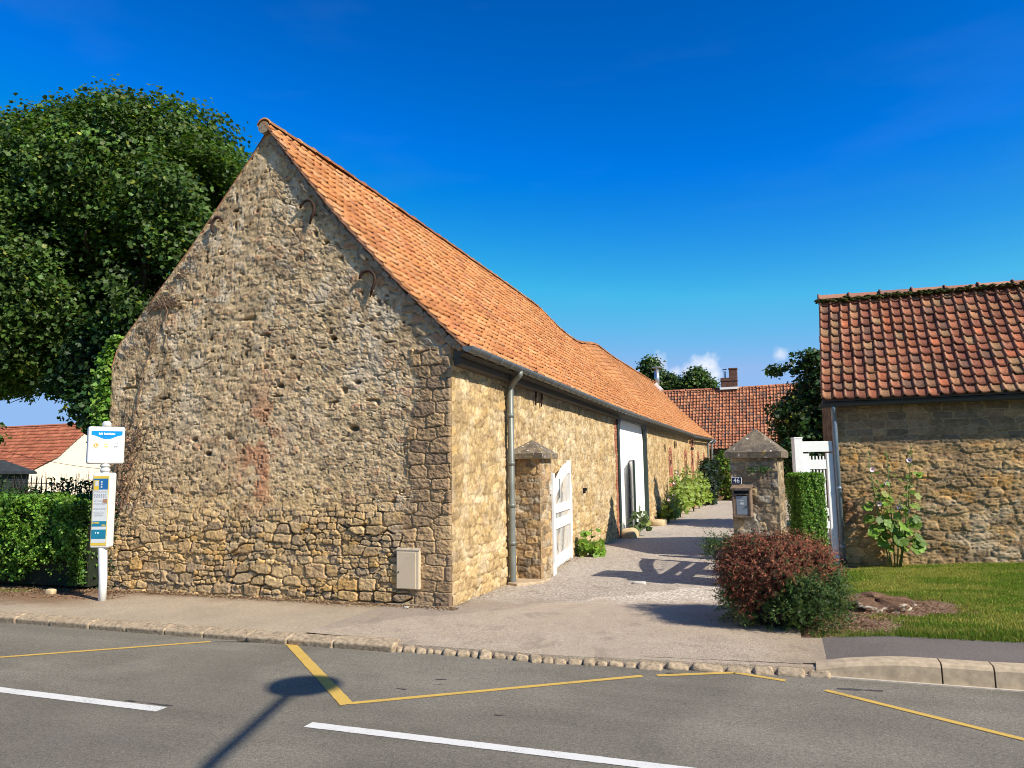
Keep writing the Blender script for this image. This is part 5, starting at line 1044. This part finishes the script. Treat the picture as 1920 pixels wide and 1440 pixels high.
# dead creeper on the gable
dc = empty('dead_creeper', (0, 0, 0), 0, 'dry brown creeper stems clinging to the left side of the barn gable', 'creeper')
cm = plain('dry_stem', (.17, .105, .065), .9, 0, .4, 30); b = MB(); rr = random.Random(12)
def vine(pts, r0, wig=.03):
    P = []
    for a, c in zip(pts[:-1], pts[1:]):
        for k in range(6):
            t = k/6; P.append((a[0]+(c[0]-a[0])*t+rr.uniform(-wig, wig), -.045+rr.uniform(-.012, .01), a[1]+(c[1]-a[1])*t+rr.uniform(-wig, wig)))
    P.append((pts[-1][0], -.045, pts[-1][1])); b.tube(P, [r0*(1-.75*k/(len(P)-1)) for k in range(len(P))], 5); return P
main = vine([(-5.93, .95), (-5.85, 1.6), (-5.72, 2.2), (-5.42, 2.8), (-5.32, 3.4), (-5.12, 3.9), (-4.98, 4.45)], .016)
for k in range(30):
    s = rr.choice(main); a = rr.uniform(.6, 2.6); l = rr.uniform(.15, .6); vine([(s[0], s[2]), (s[0]+math.cos(a)*l, s[2]+math.sin(a)*l)], .006, .02)
for k in range(70):
    a = rr.uniform(-.5, 3.6); l = rr.uniform(.1, .55); vine([(-4.98, 4.42), (-4.98+math.cos(a)*l, 4.42+math.sin(a)*l*.55)], .007, .035)
for k in range(40):      # along the left rake
    t = rr.random(); x = -5.9+1.5*t; z = 3.75+1.55*t; vine([(x, z-.05), (x+rr.uniform(.1, .35), z-.05+rr.uniform(-.25, .12))], .006, .03)
for k in range(26): x = rr.uniform(-5.95, -5.4); z = rr.uniform(1.0, 2.6); vine([(x, z), (x+rr.uniform(-.1, .25), z+rr.uniform(.15, .6))], .009, .025)
for x0, z0, x1, z1 in ((-5.62, 1.3, -5.30, 2.05), (-5.42, 1.2, -5.12, 1.95), (-5.75, 1.5, -5.68, 2.9), (-5.5, 1.9, -5.1, 2.6), (-4.93, 4.4, -4.85, 3.5)): vine([(x0, z0), ((x0+x1)/2+.03, (z0+z1)/2), (x1, z1)], .012, .03)
sub(b.build('stems', cm), dc)
n = 260; t = r.random(n); C = np.stack([-5.85+.42*t+r.normal(0, .09, n), -.05+r.normal(0, .02, n), 1.05+1.45*t+r.normal(0, .12, n)], 1); leaves('withered_leaves', C, np.tile(np.array([.2, -.8, .2]), (n, 1)), .038, leafcol(r, n, (.26, .15, .085), .35), twig_m, dc, seed=88, spread=.8)

# clipped box hedge beside the pier
bx = empty('box_hedge', (4.40, 3.55, 0), R(20), 'small square-clipped box hedge tucked behind the free-standing gate pier', 'hedge')
n = 21000; f = r.integers(0, 4, n); a = r.uniform(-1, 1, n); z = r.uniform(.05, 1.0, n); W2, D2, Hb = .175, .28, 1.60; wob = .012*np.sin(a*9+z*15)
x = np.select([f == 0, f == 1, f == 2, f == 3], [a*W2, a*W2*0-W2+wob, a*W2, a*0+W2+wob]); y = np.select([f == 0, f == 1, f == 2, f == 3], [a*0-D2+wob, a*D2, a*0+r.uniform(-D2, D2, n), a*D2]); zz = np.where(f == 2, Hb, z*Hb)
C = np.stack([x, y, zz], 1)+r.normal(0, .016, (n, 3)); N = np.stack([np.where(f == 1, -1, np.where(f == 3, 1, 0)), np.where(f == 0, -1, 0), np.where(f == 2, 1, .35)], 1).astype(float)
leaves('foliage', C, N, .034, leafcol(r, n, (.115, .235, .028), .34, .15, (.26, .38, .06)), leaf_m, bx, seed=90, spread=.8); sub(MB().box((0, 0, .79), (W2*2-.05, D2*2-.05, 1.56)).build('dark_core', MATS['hedge_core']), bx)  # near-black block behind the leaves stands for inner shade

# red-and-green yew-like shrub in front of the pier
rs = empty('red_green_shrub', (4.0, .05, 0), 0, 'spreading shrub with dark red top and green skirt in front of the free-standing gate pier', 'shrub')
def twigs(name, n, centre, rad, seed, colf, keep, size=.055, per=9):
    r = np.random.default_rng(seed); d = rnd_dirs(r, n); d[:, 2] = np.abs(d[:, 2])*np.where(r.random(n) < .22, -.35, 1); d /= np.linalg.norm(d, axis=1)[:, None]
    k = .55+.45*r.random(n)**.5; d = np.sign(d)*np.abs(d)**np.array([.85, .85, .7]); k = k*(1+.26*(fbm(d[:, 0]*3+2, d[:, 1]*3+d[:, 2]*2, 33, 3)-.5)*2); P = np.array(centre)+d*np.array(rad)*k[:, None]; m = keep(P, d); P = P[m]; d = d[m]
    # each twig: needles laid along a short outward arching line
    ax = d*np.array([1, 1, .5])+.5*rnd_dirs(r, len(P)); ax /= np.linalg.norm(ax, axis=1)[:, None]; L_ = r.uniform(.06, .20, len(P)); t = np.linspace(0, 1, per)
    C = (P[:, None]+ax[:, None]*(L_[:, None]*t[None])[..., None]).reshape(-1, 3); C = C+r.normal(0, .009, C.shape); C[:, 2] = np.maximum(C[:, 2], .02); N = np.repeat(d, per, 0)+np.array([0, 0, .3]); col = colf(r, len(C), C)*np.repeat(np.exp(r.normal(0, .25, len(P))), per)[:, None]
    return leaves(name, C, N, size, col, twig_m if 'red' in name else leaf_m, rs, aspect=.26, seed=seed, spread=1.0)
cen = (-.02, .0, .38)
def isred(P): return (P[:, 2]+.30*(fbm(P[:, 0]*4, P[:, 1]*4+P[:, 2]*3, 35, 3)-.5)*2 > .40+.10*np.sin(P[:, 0]*7)+.34*ss(P[:, 0], .22, .58)*(P[:, 1] < -.05)-.10*ss(-P[:, 0], -.2, .4))
def redc(r, n, C): 
    c = leafcol(r, n, (.165, .052, .028), .42); m = r.random(n) < .10; c[m] = np.array([.16, .12, .05])*r.uniform(.6, 1.3, m.sum())[:, None]; m = r.random(n) < .12; c[m] = np.array([.035, .06, .02]); return c
def grc(r, n, C): return leafcol(r, n, (.050, .095, .020), .35, .10, (.16, .19, .04))
twigs('red_foliage', 7600, cen, (.60, .60, .50), 91, redc, lambda P, d: isred(P), .046)
twigs('green_foliage', 5600, cen, (.61, .62, .46), 92, grc, lambda P, d: ~isred(P), .046)
twigs('green_foliage', 900, (.38, -.25, .26), (.28, .32, .36), 93, grc, lambda P, d: P[:, 0] > -9, .042); twigs('green_foliage', 260, (-.62, .20, .74), (.16, .2, .14), 94, grc, lambda P, d: P[:, 0] > -9, .042)
twigs('red_foliage', 700, (-.05, .05, .68), (.62, .46, .26), 95, redc, lambda P, d: P[:, 0] > -9, .040)
b = MB(); rr = random.Random(5)
for k in range(46):
    a = rr.uniform(0, 6.28); e = rr.uniform(.2, 1.3); l = rr.uniform(.35, .62); p = Vector((math.cos(a)*math.cos(e)*l, math.sin(a)*math.cos(e)*l, .1+math.sin(e)*l*1.1)); b.tube([(0, 0, 0), p*.45+Vector((0, 0, .06)), p], [.022, .012, .004], 5)
sub(b.build('stems', plain('grey_twig', (.12, .09, .07), .9, 0, .3)), rs)
b = MB(); b.tube([(0, 0, .02), (0, 0, .15), (0, 0, .45), (0, 0, .62)], [.30, .42, .40, .15], 12); sub(b.build('dark_core', plain('shrub_core', (.02, .014, .01), 1, 0, .4)), rs)  # solid dark core paints the shade inside the shrub

# courtyard tree behind the pedestrian gate
ct = empty('courtyard_tree', (0, 0, 0), 0, 'dark leafy tree rising behind the white pedestrian gate and the outbuilding', 'tree')
lob = [(5.1, 15, 3.1, 1.35, 1.3, 1.25), (5.7, 15, 4.1, 1.2, 1.2, .9), (4.8, 14.6, 2.0, 1.1, 1.2, .9), (6.6, 15.4, 3.4, 1.6, 1.4, 1.6), (5.5, 15, 2.4, 1.5, 1.4, 1.1), (4.45, 14.6, 3.3, .6, .6, .4), (4.9, 14.4, 1.3, 1.0, .8, .6), (5.6, 14.8, .9, 1.2, .7, .7)]
tree_crown('foliage', lob, 1500, 12, .17, .15, (.026, .062, .015), ct, 101, yellow=.03, shape='maple'); tree_crown('upper_sprays', [(4.35, 14.6, 4.72, .55, .4, .14), (4.9, 14.7, 5.0, .55, .5, .22), (3.92, 14.6, 4.62, .16, .2, .10), (5.2, 14.7, 4.75, .4, .5, .4)], 80, 9, .10, .16, (.035, .080, .02), ct, 102)
branches('trunk', (5.8, 15.2, -.1), [(4.9, 14.6, 4.2), (5.2, 14.7, 4.4), (4.6, 14.6, 3.4), (5.7, 15, 4.6), (6.8, 15, 4.2), (4.6, 14.6, 2.2)], .13, ct, 6, trunk_top=(5.7, 15.1, 2.0))
# trees far beyond the barn roof
def far_tree(lobes, label, seed, trunk):
    e = empty('distant_tree', (0, 0, 0), 0, label, 'tree', 'trees beyond the barn roof'); tree_crown('foliage', lobes, 620, 10, .28, .25, (.062, .11, .030), e, seed, yellow=.03, shape='kite'); branches('trunk', trunk, [(l[0], l[1], l[2]) for l in lobes], .22, e, seed, trunk_top=(trunk[0], trunk[1], lobes[0][2]-1))
far_tree([(-5.75, 50, 9.6, .62, .8, 1.15), (-5.3, 50, 8.7, .8, .8, 1.0), (-4.1, 50, 8.4, .55, .8, .85), (-6.1, 50, 8.6, .5, .8, .8)], 'distant tree just behind the steel stovepipe', 111, (-5.4, 50, 0))
far_tree([(-2.15, 50, 8.6, .72, .8, .95), (-2.9, 50, 8.1, .8, .8, .65), (-1.5, 50, 8.0, .55, .8, .7)], 'distant round tree left of the brick chimney', 113, (-2.3, 50, 0))

# hollyhocks ---------------------------------------------------------
def hollyhock(root_loc, stems, label, group, seed, leaf=(.10, .19, .03), petal=(.72, .58, .60), nflow=2, bushy=1.0, lean=(0, 0)):
    root = empty('hollyhock', root_loc, 0, label, 'hollyhock', group); rr = random.Random(seed); r = np.random.default_rng(seed)
    V = []; F = []; Cc = []; sb = MB()
    def lf(c, n, s, col):
        """lobed round leaf"""
        n = Vector(n).normalized(); t = n.orthogonal().normalized(); t.rotate(Matrix.Rotation(rr.uniform(0, 6.28), 3, n)) if False else None
        a0 = rr.uniform(0, 6.28); bt = n.cross(t); b0 = len(V); V.append(tuple(Vector(c)-n*s*.08)); Cc.append(col*.85); m = 15
        for k in range(m):
            a = a0+2*math.pi*k/m; q = s*.5*(1+.16*math.cos(5*(a-a0)))*(.55 if k == 0 else 1); V.append(tuple(Vector(c)+(t*math.cos(a)+bt*math.sin(a))*q + n*s*.10*math.cos(5*(a-a0)+.5)*.8 - Vector((0, 0, 1))*s*.10)); Cc.append(col*rr.uniform(.9, 1.12))
        for k in range(m): F.append((b0, b0+1+k, b0+1+(k+1) % m))
    fl = []
    for (dx, dy, h) in stems:
        p0 = Vector((dx*.25, 0, 0)); p1 = Vector((dx, dy, h)); mid = p0.lerp(p1, .5)+Vector((dx*.12, 0, 0)); P = [p0, p0.lerp(mid, .6), mid, mid.lerp(p1, .5), p1]; sb.tube(P, [.013, .012, .010, .008, .004], 6)
        def at(t): k = min(3, int(t*4)); return P[k].lerp(P[k+1], t*4-k)
        n = int(15*bushy)
        for k in range(n):
            t = rr.random()**.8*.68+.13; a = rr.uniform(0, 6.28); s = (.20*(1-t*.85)+.03)*rr.uniform(.7, 1.2); o = Vector((math.cos(a), math.sin(a)*.6-.25, rr.uniform(.0, .35)))*(s*1.0+.05); c = at(t)+o
            sb.tube([at(t), at(t).lerp(c, .6)+Vector((0, 0, .02)), c], [.004, .003, .002], 4); g = np.array(leaf)*rr.uniform(.65, 1.5); 
            if rr.random() < .15: g = np.array([.26, .30, .05])
            lf(c, (rr.uniform(-.6, .6)+.25, rr.uniform(-1.1, -.2), rr.uniform(.25, 1.0)), s, g)
        for k in range(int(16*h/1.8)):        # buds up the spike
            t = rr.uniform(.62, 1.0); c = at(t)+Vector((rr.uniform(-.03, .03), rr.uniform(-.03, .01), 0)); lf(c, (rr.uniform(-1, 1), -1, rr.uniform(-.5, 1)), rr.uniform(.025, .05), np.array([.16, .22, .06]))
        for k in range(nflow):
            t = rr.uniform(.68, .9); fl.append((at(t)+Vector((rr.uniform(-.03, .03), -.05, 0))))
    sub(npmesh('leaves', V, F, leaf_m, None, np.array(Cc), False), root); sub(sb.build('stems', plain('green_stem', (.13, .17, .05), .6, 0, .2) if 'green_stem' not in MATS else MATS['green_stem'], None, True), root)
    if 'petal' not in MATS: plain('petal', petal, .6, 0, .08, 12); plain('petal_eye', (.34, .05, .05), .7, 0, .1)
    for c in fl:
        n = Vector((rr.uniform(-.4, .4), -1, rr.uniform(-.1, .4))).normalized(); t = n.orthogonal().normalized(); bt = n.cross(t); m = 20; vs = [tuple(-n*.018)]; 
        for k in range(m): a = 2*math.pi*k/m; q = .043*(1+.10*math.cos(5*a)); vs.append(tuple((t*math.cos(a)+bt*math.sin(a))*q+n*.012))
        b = MB(); b.add(vs, [(0, 1+k, 1+(k+1) % m) for k in range(m)]); b.add([tuple(Vector(v)-n*.003) for v in vs], [(0, 1+(k+1) % m, 1+k) for k in range(m)]); o = sub(b.build('flower', MATS['petal']), root); o.location = c
        b = MB(); b.add([tuple((t*math.cos(2*math.pi*k/10)+bt*math.sin(2*math.pi*k/10))*.013-n*.006) for k in range(10)], [tuple(range(10))]); e = b.build('eye', MATS['petal_eye']); sub(e, o)
    return root
hollyhock((5.80, 5.52, .03), [(-.30, -.02, 1.95), (.0, -.02, 1.98), (.38, -.02, 2.05), (.14, -.08, 1.20), (-.18, -.06, 1.45), (.28, -.04, 1.35)], 'tall hollyhock with pale pink flowers against the outbuilding wall', None, 7, nflow=1, bushy=1.15, leaf=(.15, .26, .035))
r = np.random.default_rng(9)
desc = ['hollyhock clump nearest the white door panel, against the barn wall', 'second hollyhock clump past the white door panel, below the first brick slit window', 'third hollyhock clump along the barn wall, just past the first brick slit window', 'fourth hollyhock clump along the barn wall, before the second slit window', 'fifth hollyhock clump along the barn wall, below the second slit window',
        'sixth hollyhock clump along the barn wall, below the taller middle slit window', 'seventh hollyhock clump along the barn wall, past the taller middle slit window', 'hollyhock clump farthest along the barn wall, by the far downpipes']
for k, (y, h) in enumerate(((16.3, 1.0), (17.9, 2.0), (19.3, 1.5), (21.3, 2.2), (23.4, 1.8), (25.6, 2.1), (28.2, 1.9), (31.0, 1.9))):
    st = [(float(r.uniform(-.5, .5)), float(r.uniform(-.9, .9)), h*float(r.uniform(.6, 1.05))) for _ in range(7)]
    o = hollyhock((.32, y, 0), [(abs(a)*.35, b_, c) for a, b_, c in st], desc[k], 'hollyhocks along the barn wall', 200+k, leaf=(.20, .28, .04), nflow=1 if k < 2 else 0, bushy=1.7)
# small mallow by the open gate, and a bushy plant by the far wall
hollyhock((.28, 6.0, 0), [(.05, .1, .62), (.12, -.1, .35), (.0, .2, .25), (.15, .1, .2)], 'small mallow growing at the barn foot just past the open gate leaf', None, 31, leaf=(.15, .27, .03), nflow=0, bushy=1.2)
hollyhock((.35, 10.95, 0), [(.05, .1, .9), (.12, -.2, .8), (.1, .3, .6)], 'thin mallow in front of the white door panel', None, 37, leaf=(.07, .11, .03), nflow=0, bushy=.8)
cb = empty('courtyard_shrub', (0, 0, 0), 0, 'bright green climbing shrub below the far house wall', 'shrub'); tree_crown('foliage', [(1.5, 35.5, .8, 1.3, .8, .9), (2.6, 35.5, 1.0, 1.2, .8, 1.0), (3.4, 35.4, 1.2, 1.0, .7, 1.0), (.9, 35.0, 1.8, .5, .5, 1.0)], 420, 10, .20, .22, (.085, .16, .025), cb, 121, yellow=.12, shape='kite')
branches('trunk', (2.4, 36, 0), [(1.5, 35.5, 1.2), (3.3, 35.4, 1.6), (.9, 35, 2.3)], .05, cb, 2, trunk_top=(2.4, 35.8, .7))
ds = empty('dark_climber', (0, 0, 0), 0, 'dark green climber on the far end of the barn wall', 'climber'); tree_crown('foliage', [(.35, 29.6, 1.1, .35, 1.3, 1.1), (.3, 31.5, 1.6, .3, .9, .7)], 320, 9, .16, .2, (.02, .035, .02), ds, 123, yellow=.0, shape='kite'); branches('trunk', (.3, 30, 0), [(.4, 29, 1.8), (.3, 31.5, 2)], .04, ds, 5, trunk_top=(.3, 30.2, .6))
# ferns in the pier
fe = empty('wall_fern', pm @ Vector((0, -.33, 1.70)), R(-7), 'small green ferns rooted in a joint near the top of the free-standing pier', 'fern')
n = 260; s = r.choice([-.02, .16, .12], n); C = np.stack([s+r.normal(0, .035, n), r.uniform(-.05, .01, n), r.normal(0, .022, n)], 1); leaves('fronds', C, np.tile(np.array([0, -1., .4]), (n, 1)), .03, leafcol(r, n, (.06, .12, .025), .3), leaf_m, fe, seed=130, aspect=.5)

# tree stump -----------------------------------------------------------
st = empty('tree_stump', (5.08, 1.30, -.06), 0, 'low weathered flat tree stump in bare earth at the edge of the lawn', 'stump')
th = np.linspace(0, 2*np.pi, 90, endpoint=False); rad = 1+.12*(vn(th*3, th*0, 5)-.5)+.10*(vn(th*11, th*0, 6)-.5); V = []; C = []; prof = ((1.12, -.06), (1.05, -.02), (1.05, .0), (.99, .012), (1.02, .03), (.97, .042), (.94, .06), (.86, .066), (.6, .07), (.3, .07), (0.01, .065))
for q, z in prof:
    for k, a in enumerate(th):
        jag = .022*(vn(np.array([a*14.]), np.array([q*9]), 9)[0]-.5); V.append((math.cos(a)*.44*q*rad[k], math.sin(a)*.56*q*rad[k], z+jag+(.02*math.sin(a*5) if q < 1 else 0)+.10)); g = .6+.8*vn(np.array([a*22.]), np.array([z*20]), 4)[0]; fl = vn(np.array([a*7.]), np.array([z*90+q*3]), 14)[0]; C.append(np.array([.40, .34, .26])*g if (q > .93 and fl > .60) else (np.array([.05, .03, .02]) if (q > .9 and fl < .38) else np.array([.15, .085, .05])*g))
m = len(th); F = [(i*m+k, i*m+(k+1) % m, (i+1)*m+(k+1) % m, (i+1)*m+k) for i in range(len(prof)-1) for k in range(m)]
sub(npmesh('wood', V, F, attr_mat('stump_wood', .95, 40, .6, .02, .9), None, np.array(C)), st)

# grass ----------------------------------------------------------------
def blades(name, X, Y, h, w, col, seed, label):
    r = np.random.default_rng(seed); n = len(X); Z = gz(X, Y)-.032; a = r.uniform(0, 6.28, n); ln = r.uniform(.1, .75, n)*h; la = r.uniform(0, 6.28, n)
    p = np.stack([X, Y, Z], 1); s = np.stack([np.cos(a), np.sin(a), 0*a], 1)*(w/2)[:, None]; t1 = p+np.stack([np.cos(la)*ln*.35, np.sin(la)*ln*.35, h*.6], 1); t2 = p+np.stack([np.cos(la)*ln, np.sin(la)*ln, h], 1)
    V = np.stack([p-s, p+s, t1+s*.8, t1-s*.8, t2], 1); b0 = np.arange(n)*5; F = np.concatenate([np.stack([b0, b0+1, b0+2], 1), np.stack([b0, b0+2, b0+3], 1), np.stack([b0+3, b0+2, b0+4], 1)])
    return tag(npmesh(name, V.reshape(-1, 3), F, grass_m, None, np.repeat(col, 5, 0)), label, None, None, 'stuff')
r = np.random.default_rng(55); n = 230000; X = r.uniform(4.4, 9.6, n); Y = r.uniform(-.74, 5.8, n)
wob = (fbm(X*2.2, Y*2.2, 60, 5)-.5)*2.0
bare = np.minimum.reduce([((X-5.2)/.78)**2+((Y-1.25)/.68)**2+wob, ((X-4.25)/.95)**2+((Y-.2)/.85)**2+wob, ((X-4.6)/.55)**2+((Y-5.5)/1.1)**2+wob])
edge_ = X-(4.55+.25*(fbm(Y*1.5, Y*0, 61, 2)-.5)); k = (bare > 1.05) & (edge_ > 0) & ((bare > 1.3) | (r.random(n) < .4)); X = X[k]; Y = Y[k]; n = len(X)
g = fbm(X*.8, Y*1.1, 62, 3); f2 = ss(fbm(X*1.1, Y*2.4, 63, 4), .42, .60); col = leafcol(r, n, (.13, .20, .022), .32); dry = (r.random(n) < .08+.60*f2); col[dry] = np.array([.34, .31, .075])*np.exp(r.normal(0, .25, dry.sum()))[:, None]
brown = r.random(n) < .22*ss(1.9-bare[k], 0, .8); col[brown] = np.array([.24, .15, .07])
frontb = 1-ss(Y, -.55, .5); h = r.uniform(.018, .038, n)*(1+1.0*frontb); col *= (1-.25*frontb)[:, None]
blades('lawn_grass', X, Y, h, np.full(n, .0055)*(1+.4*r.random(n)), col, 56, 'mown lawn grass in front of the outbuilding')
n = 9000; X = np.concatenate([r.uniform(-9.5, -6.9, n), r.uniform(4.3, 5.0, 500)]); Y = np.concatenate([r.uniform(-1.45, -.4, n), r.uniform(-.7, -.3, 500)]); k = (Y > -1.35+.35*(X+9.0)) | (X > 0); X = X[k]; Y = Y[k]; n = len(X)
blades('verge_grass', X, Y, r.uniform(.02, .055, n), np.full(n, .006), leafcol(r, n, (.13, .21, .025), .3, .2, (.32, .26, .09)), 57, 'tuft of grass on the verge below the left hedge')
# clover flowers and litter
def litter(name, X, Y, size, cols, seed, label, zoff=.004):
    r = np.random.default_rng(seed); n = len(X); Z = gz(X, Y)+zoff+r.uniform(0, .006, n); C = np.stack([X, Y, Z], 1); c = np.array(cols)[r.integers(0, len(cols), n)]*r.uniform(.7, 1.25, n)[:, None]
    o = leaves(name, C, np.tile(np.array([0, 0, 1.]), (n, 1)), size, c, twig_m, None, aspect=.5, fold=.1, seed=seed, spread=.35); return tag(o, label, None, None, 'stuff')
n = 5200; X = r.uniform(-7.5, .15, n); Y = -.10-np.abs(r.normal(0, .10, n))-.35*ss(-X, 4.8, 6.5)*r.random(n); litter('leaf_litter', X, Y, .035, [(.30, .20, .11), (.18, .09, .05), (.42, .31, .17), (.12, .06, .035)], 58, 'dry leaf and straw litter along the foot of the barn gable')
n = 5200; X = np.concatenate([r.normal(5.2, .42, n//2), r.normal(4.35, .45, n//2)]); Y = np.concatenate([r.normal(1.25, .38, n//2), r.normal(.1, .38, n//2)]); k = Y > -.72; litter('bark_litter', X[k], Y[k], .035, [(.26, .14, .08), (.16, .07, .04), (.38, .25, .15), (.10, .05, .03)], 59, 'brown leaf and bark litter round the stump and red shrub', -.024)
n = 2600; X = r.uniform(-9, -5.0, n); Y = r.uniform(-1.2, -.3, n); k = Y > -1.25+.10*(X+9); litter('hedge_litter', X[k], Y[k], .04, [(.22, .11, .06), (.14, .07, .04), (.34, .22, .13)], 60, 'brown leaf litter under the left hedge', -.01)
n = 900; X = np.abs(r.normal(0, .12, n))+.03; Y = r.uniform(0, 9, n); litter('wall_litter', X, Y, .03, [(.34, .25, .15), (.2, .12, .07), (.12, .15, .04)], 61, 'dry litter along the foot of the long barn wall')
rock('stone', (-6.35, -.62, .02), (.16, .10, .09), step_m, 21, 'small pale stone lying under the left hedge', 'stone')
for i, (x, y, s) in enumerate(((-.52, -.28, .05),)): rock('pebble', (x, y, .01), (s*1.3, s, s*.5), MATS['slab_grey'], 30+i, 'pale pebble on the pavement near the barn corner', 'pebble')
b = MB(); b.prism([(.03, 1.95, .0), (.22, 1.85, .0), (.50, 2.2, .0), (.52, 2.6, .0), (.03, 2.6, .0)], (0, 0, -.02), (0, 0, .035)); tag(b.build('pier_footing', plain('footing', (.42, .32, .21), .95, 0, .25, 14, .2, .01, 40), None, bevel=.012), 'rough concrete footing at the base of the wall-side gate pier', 'footing')
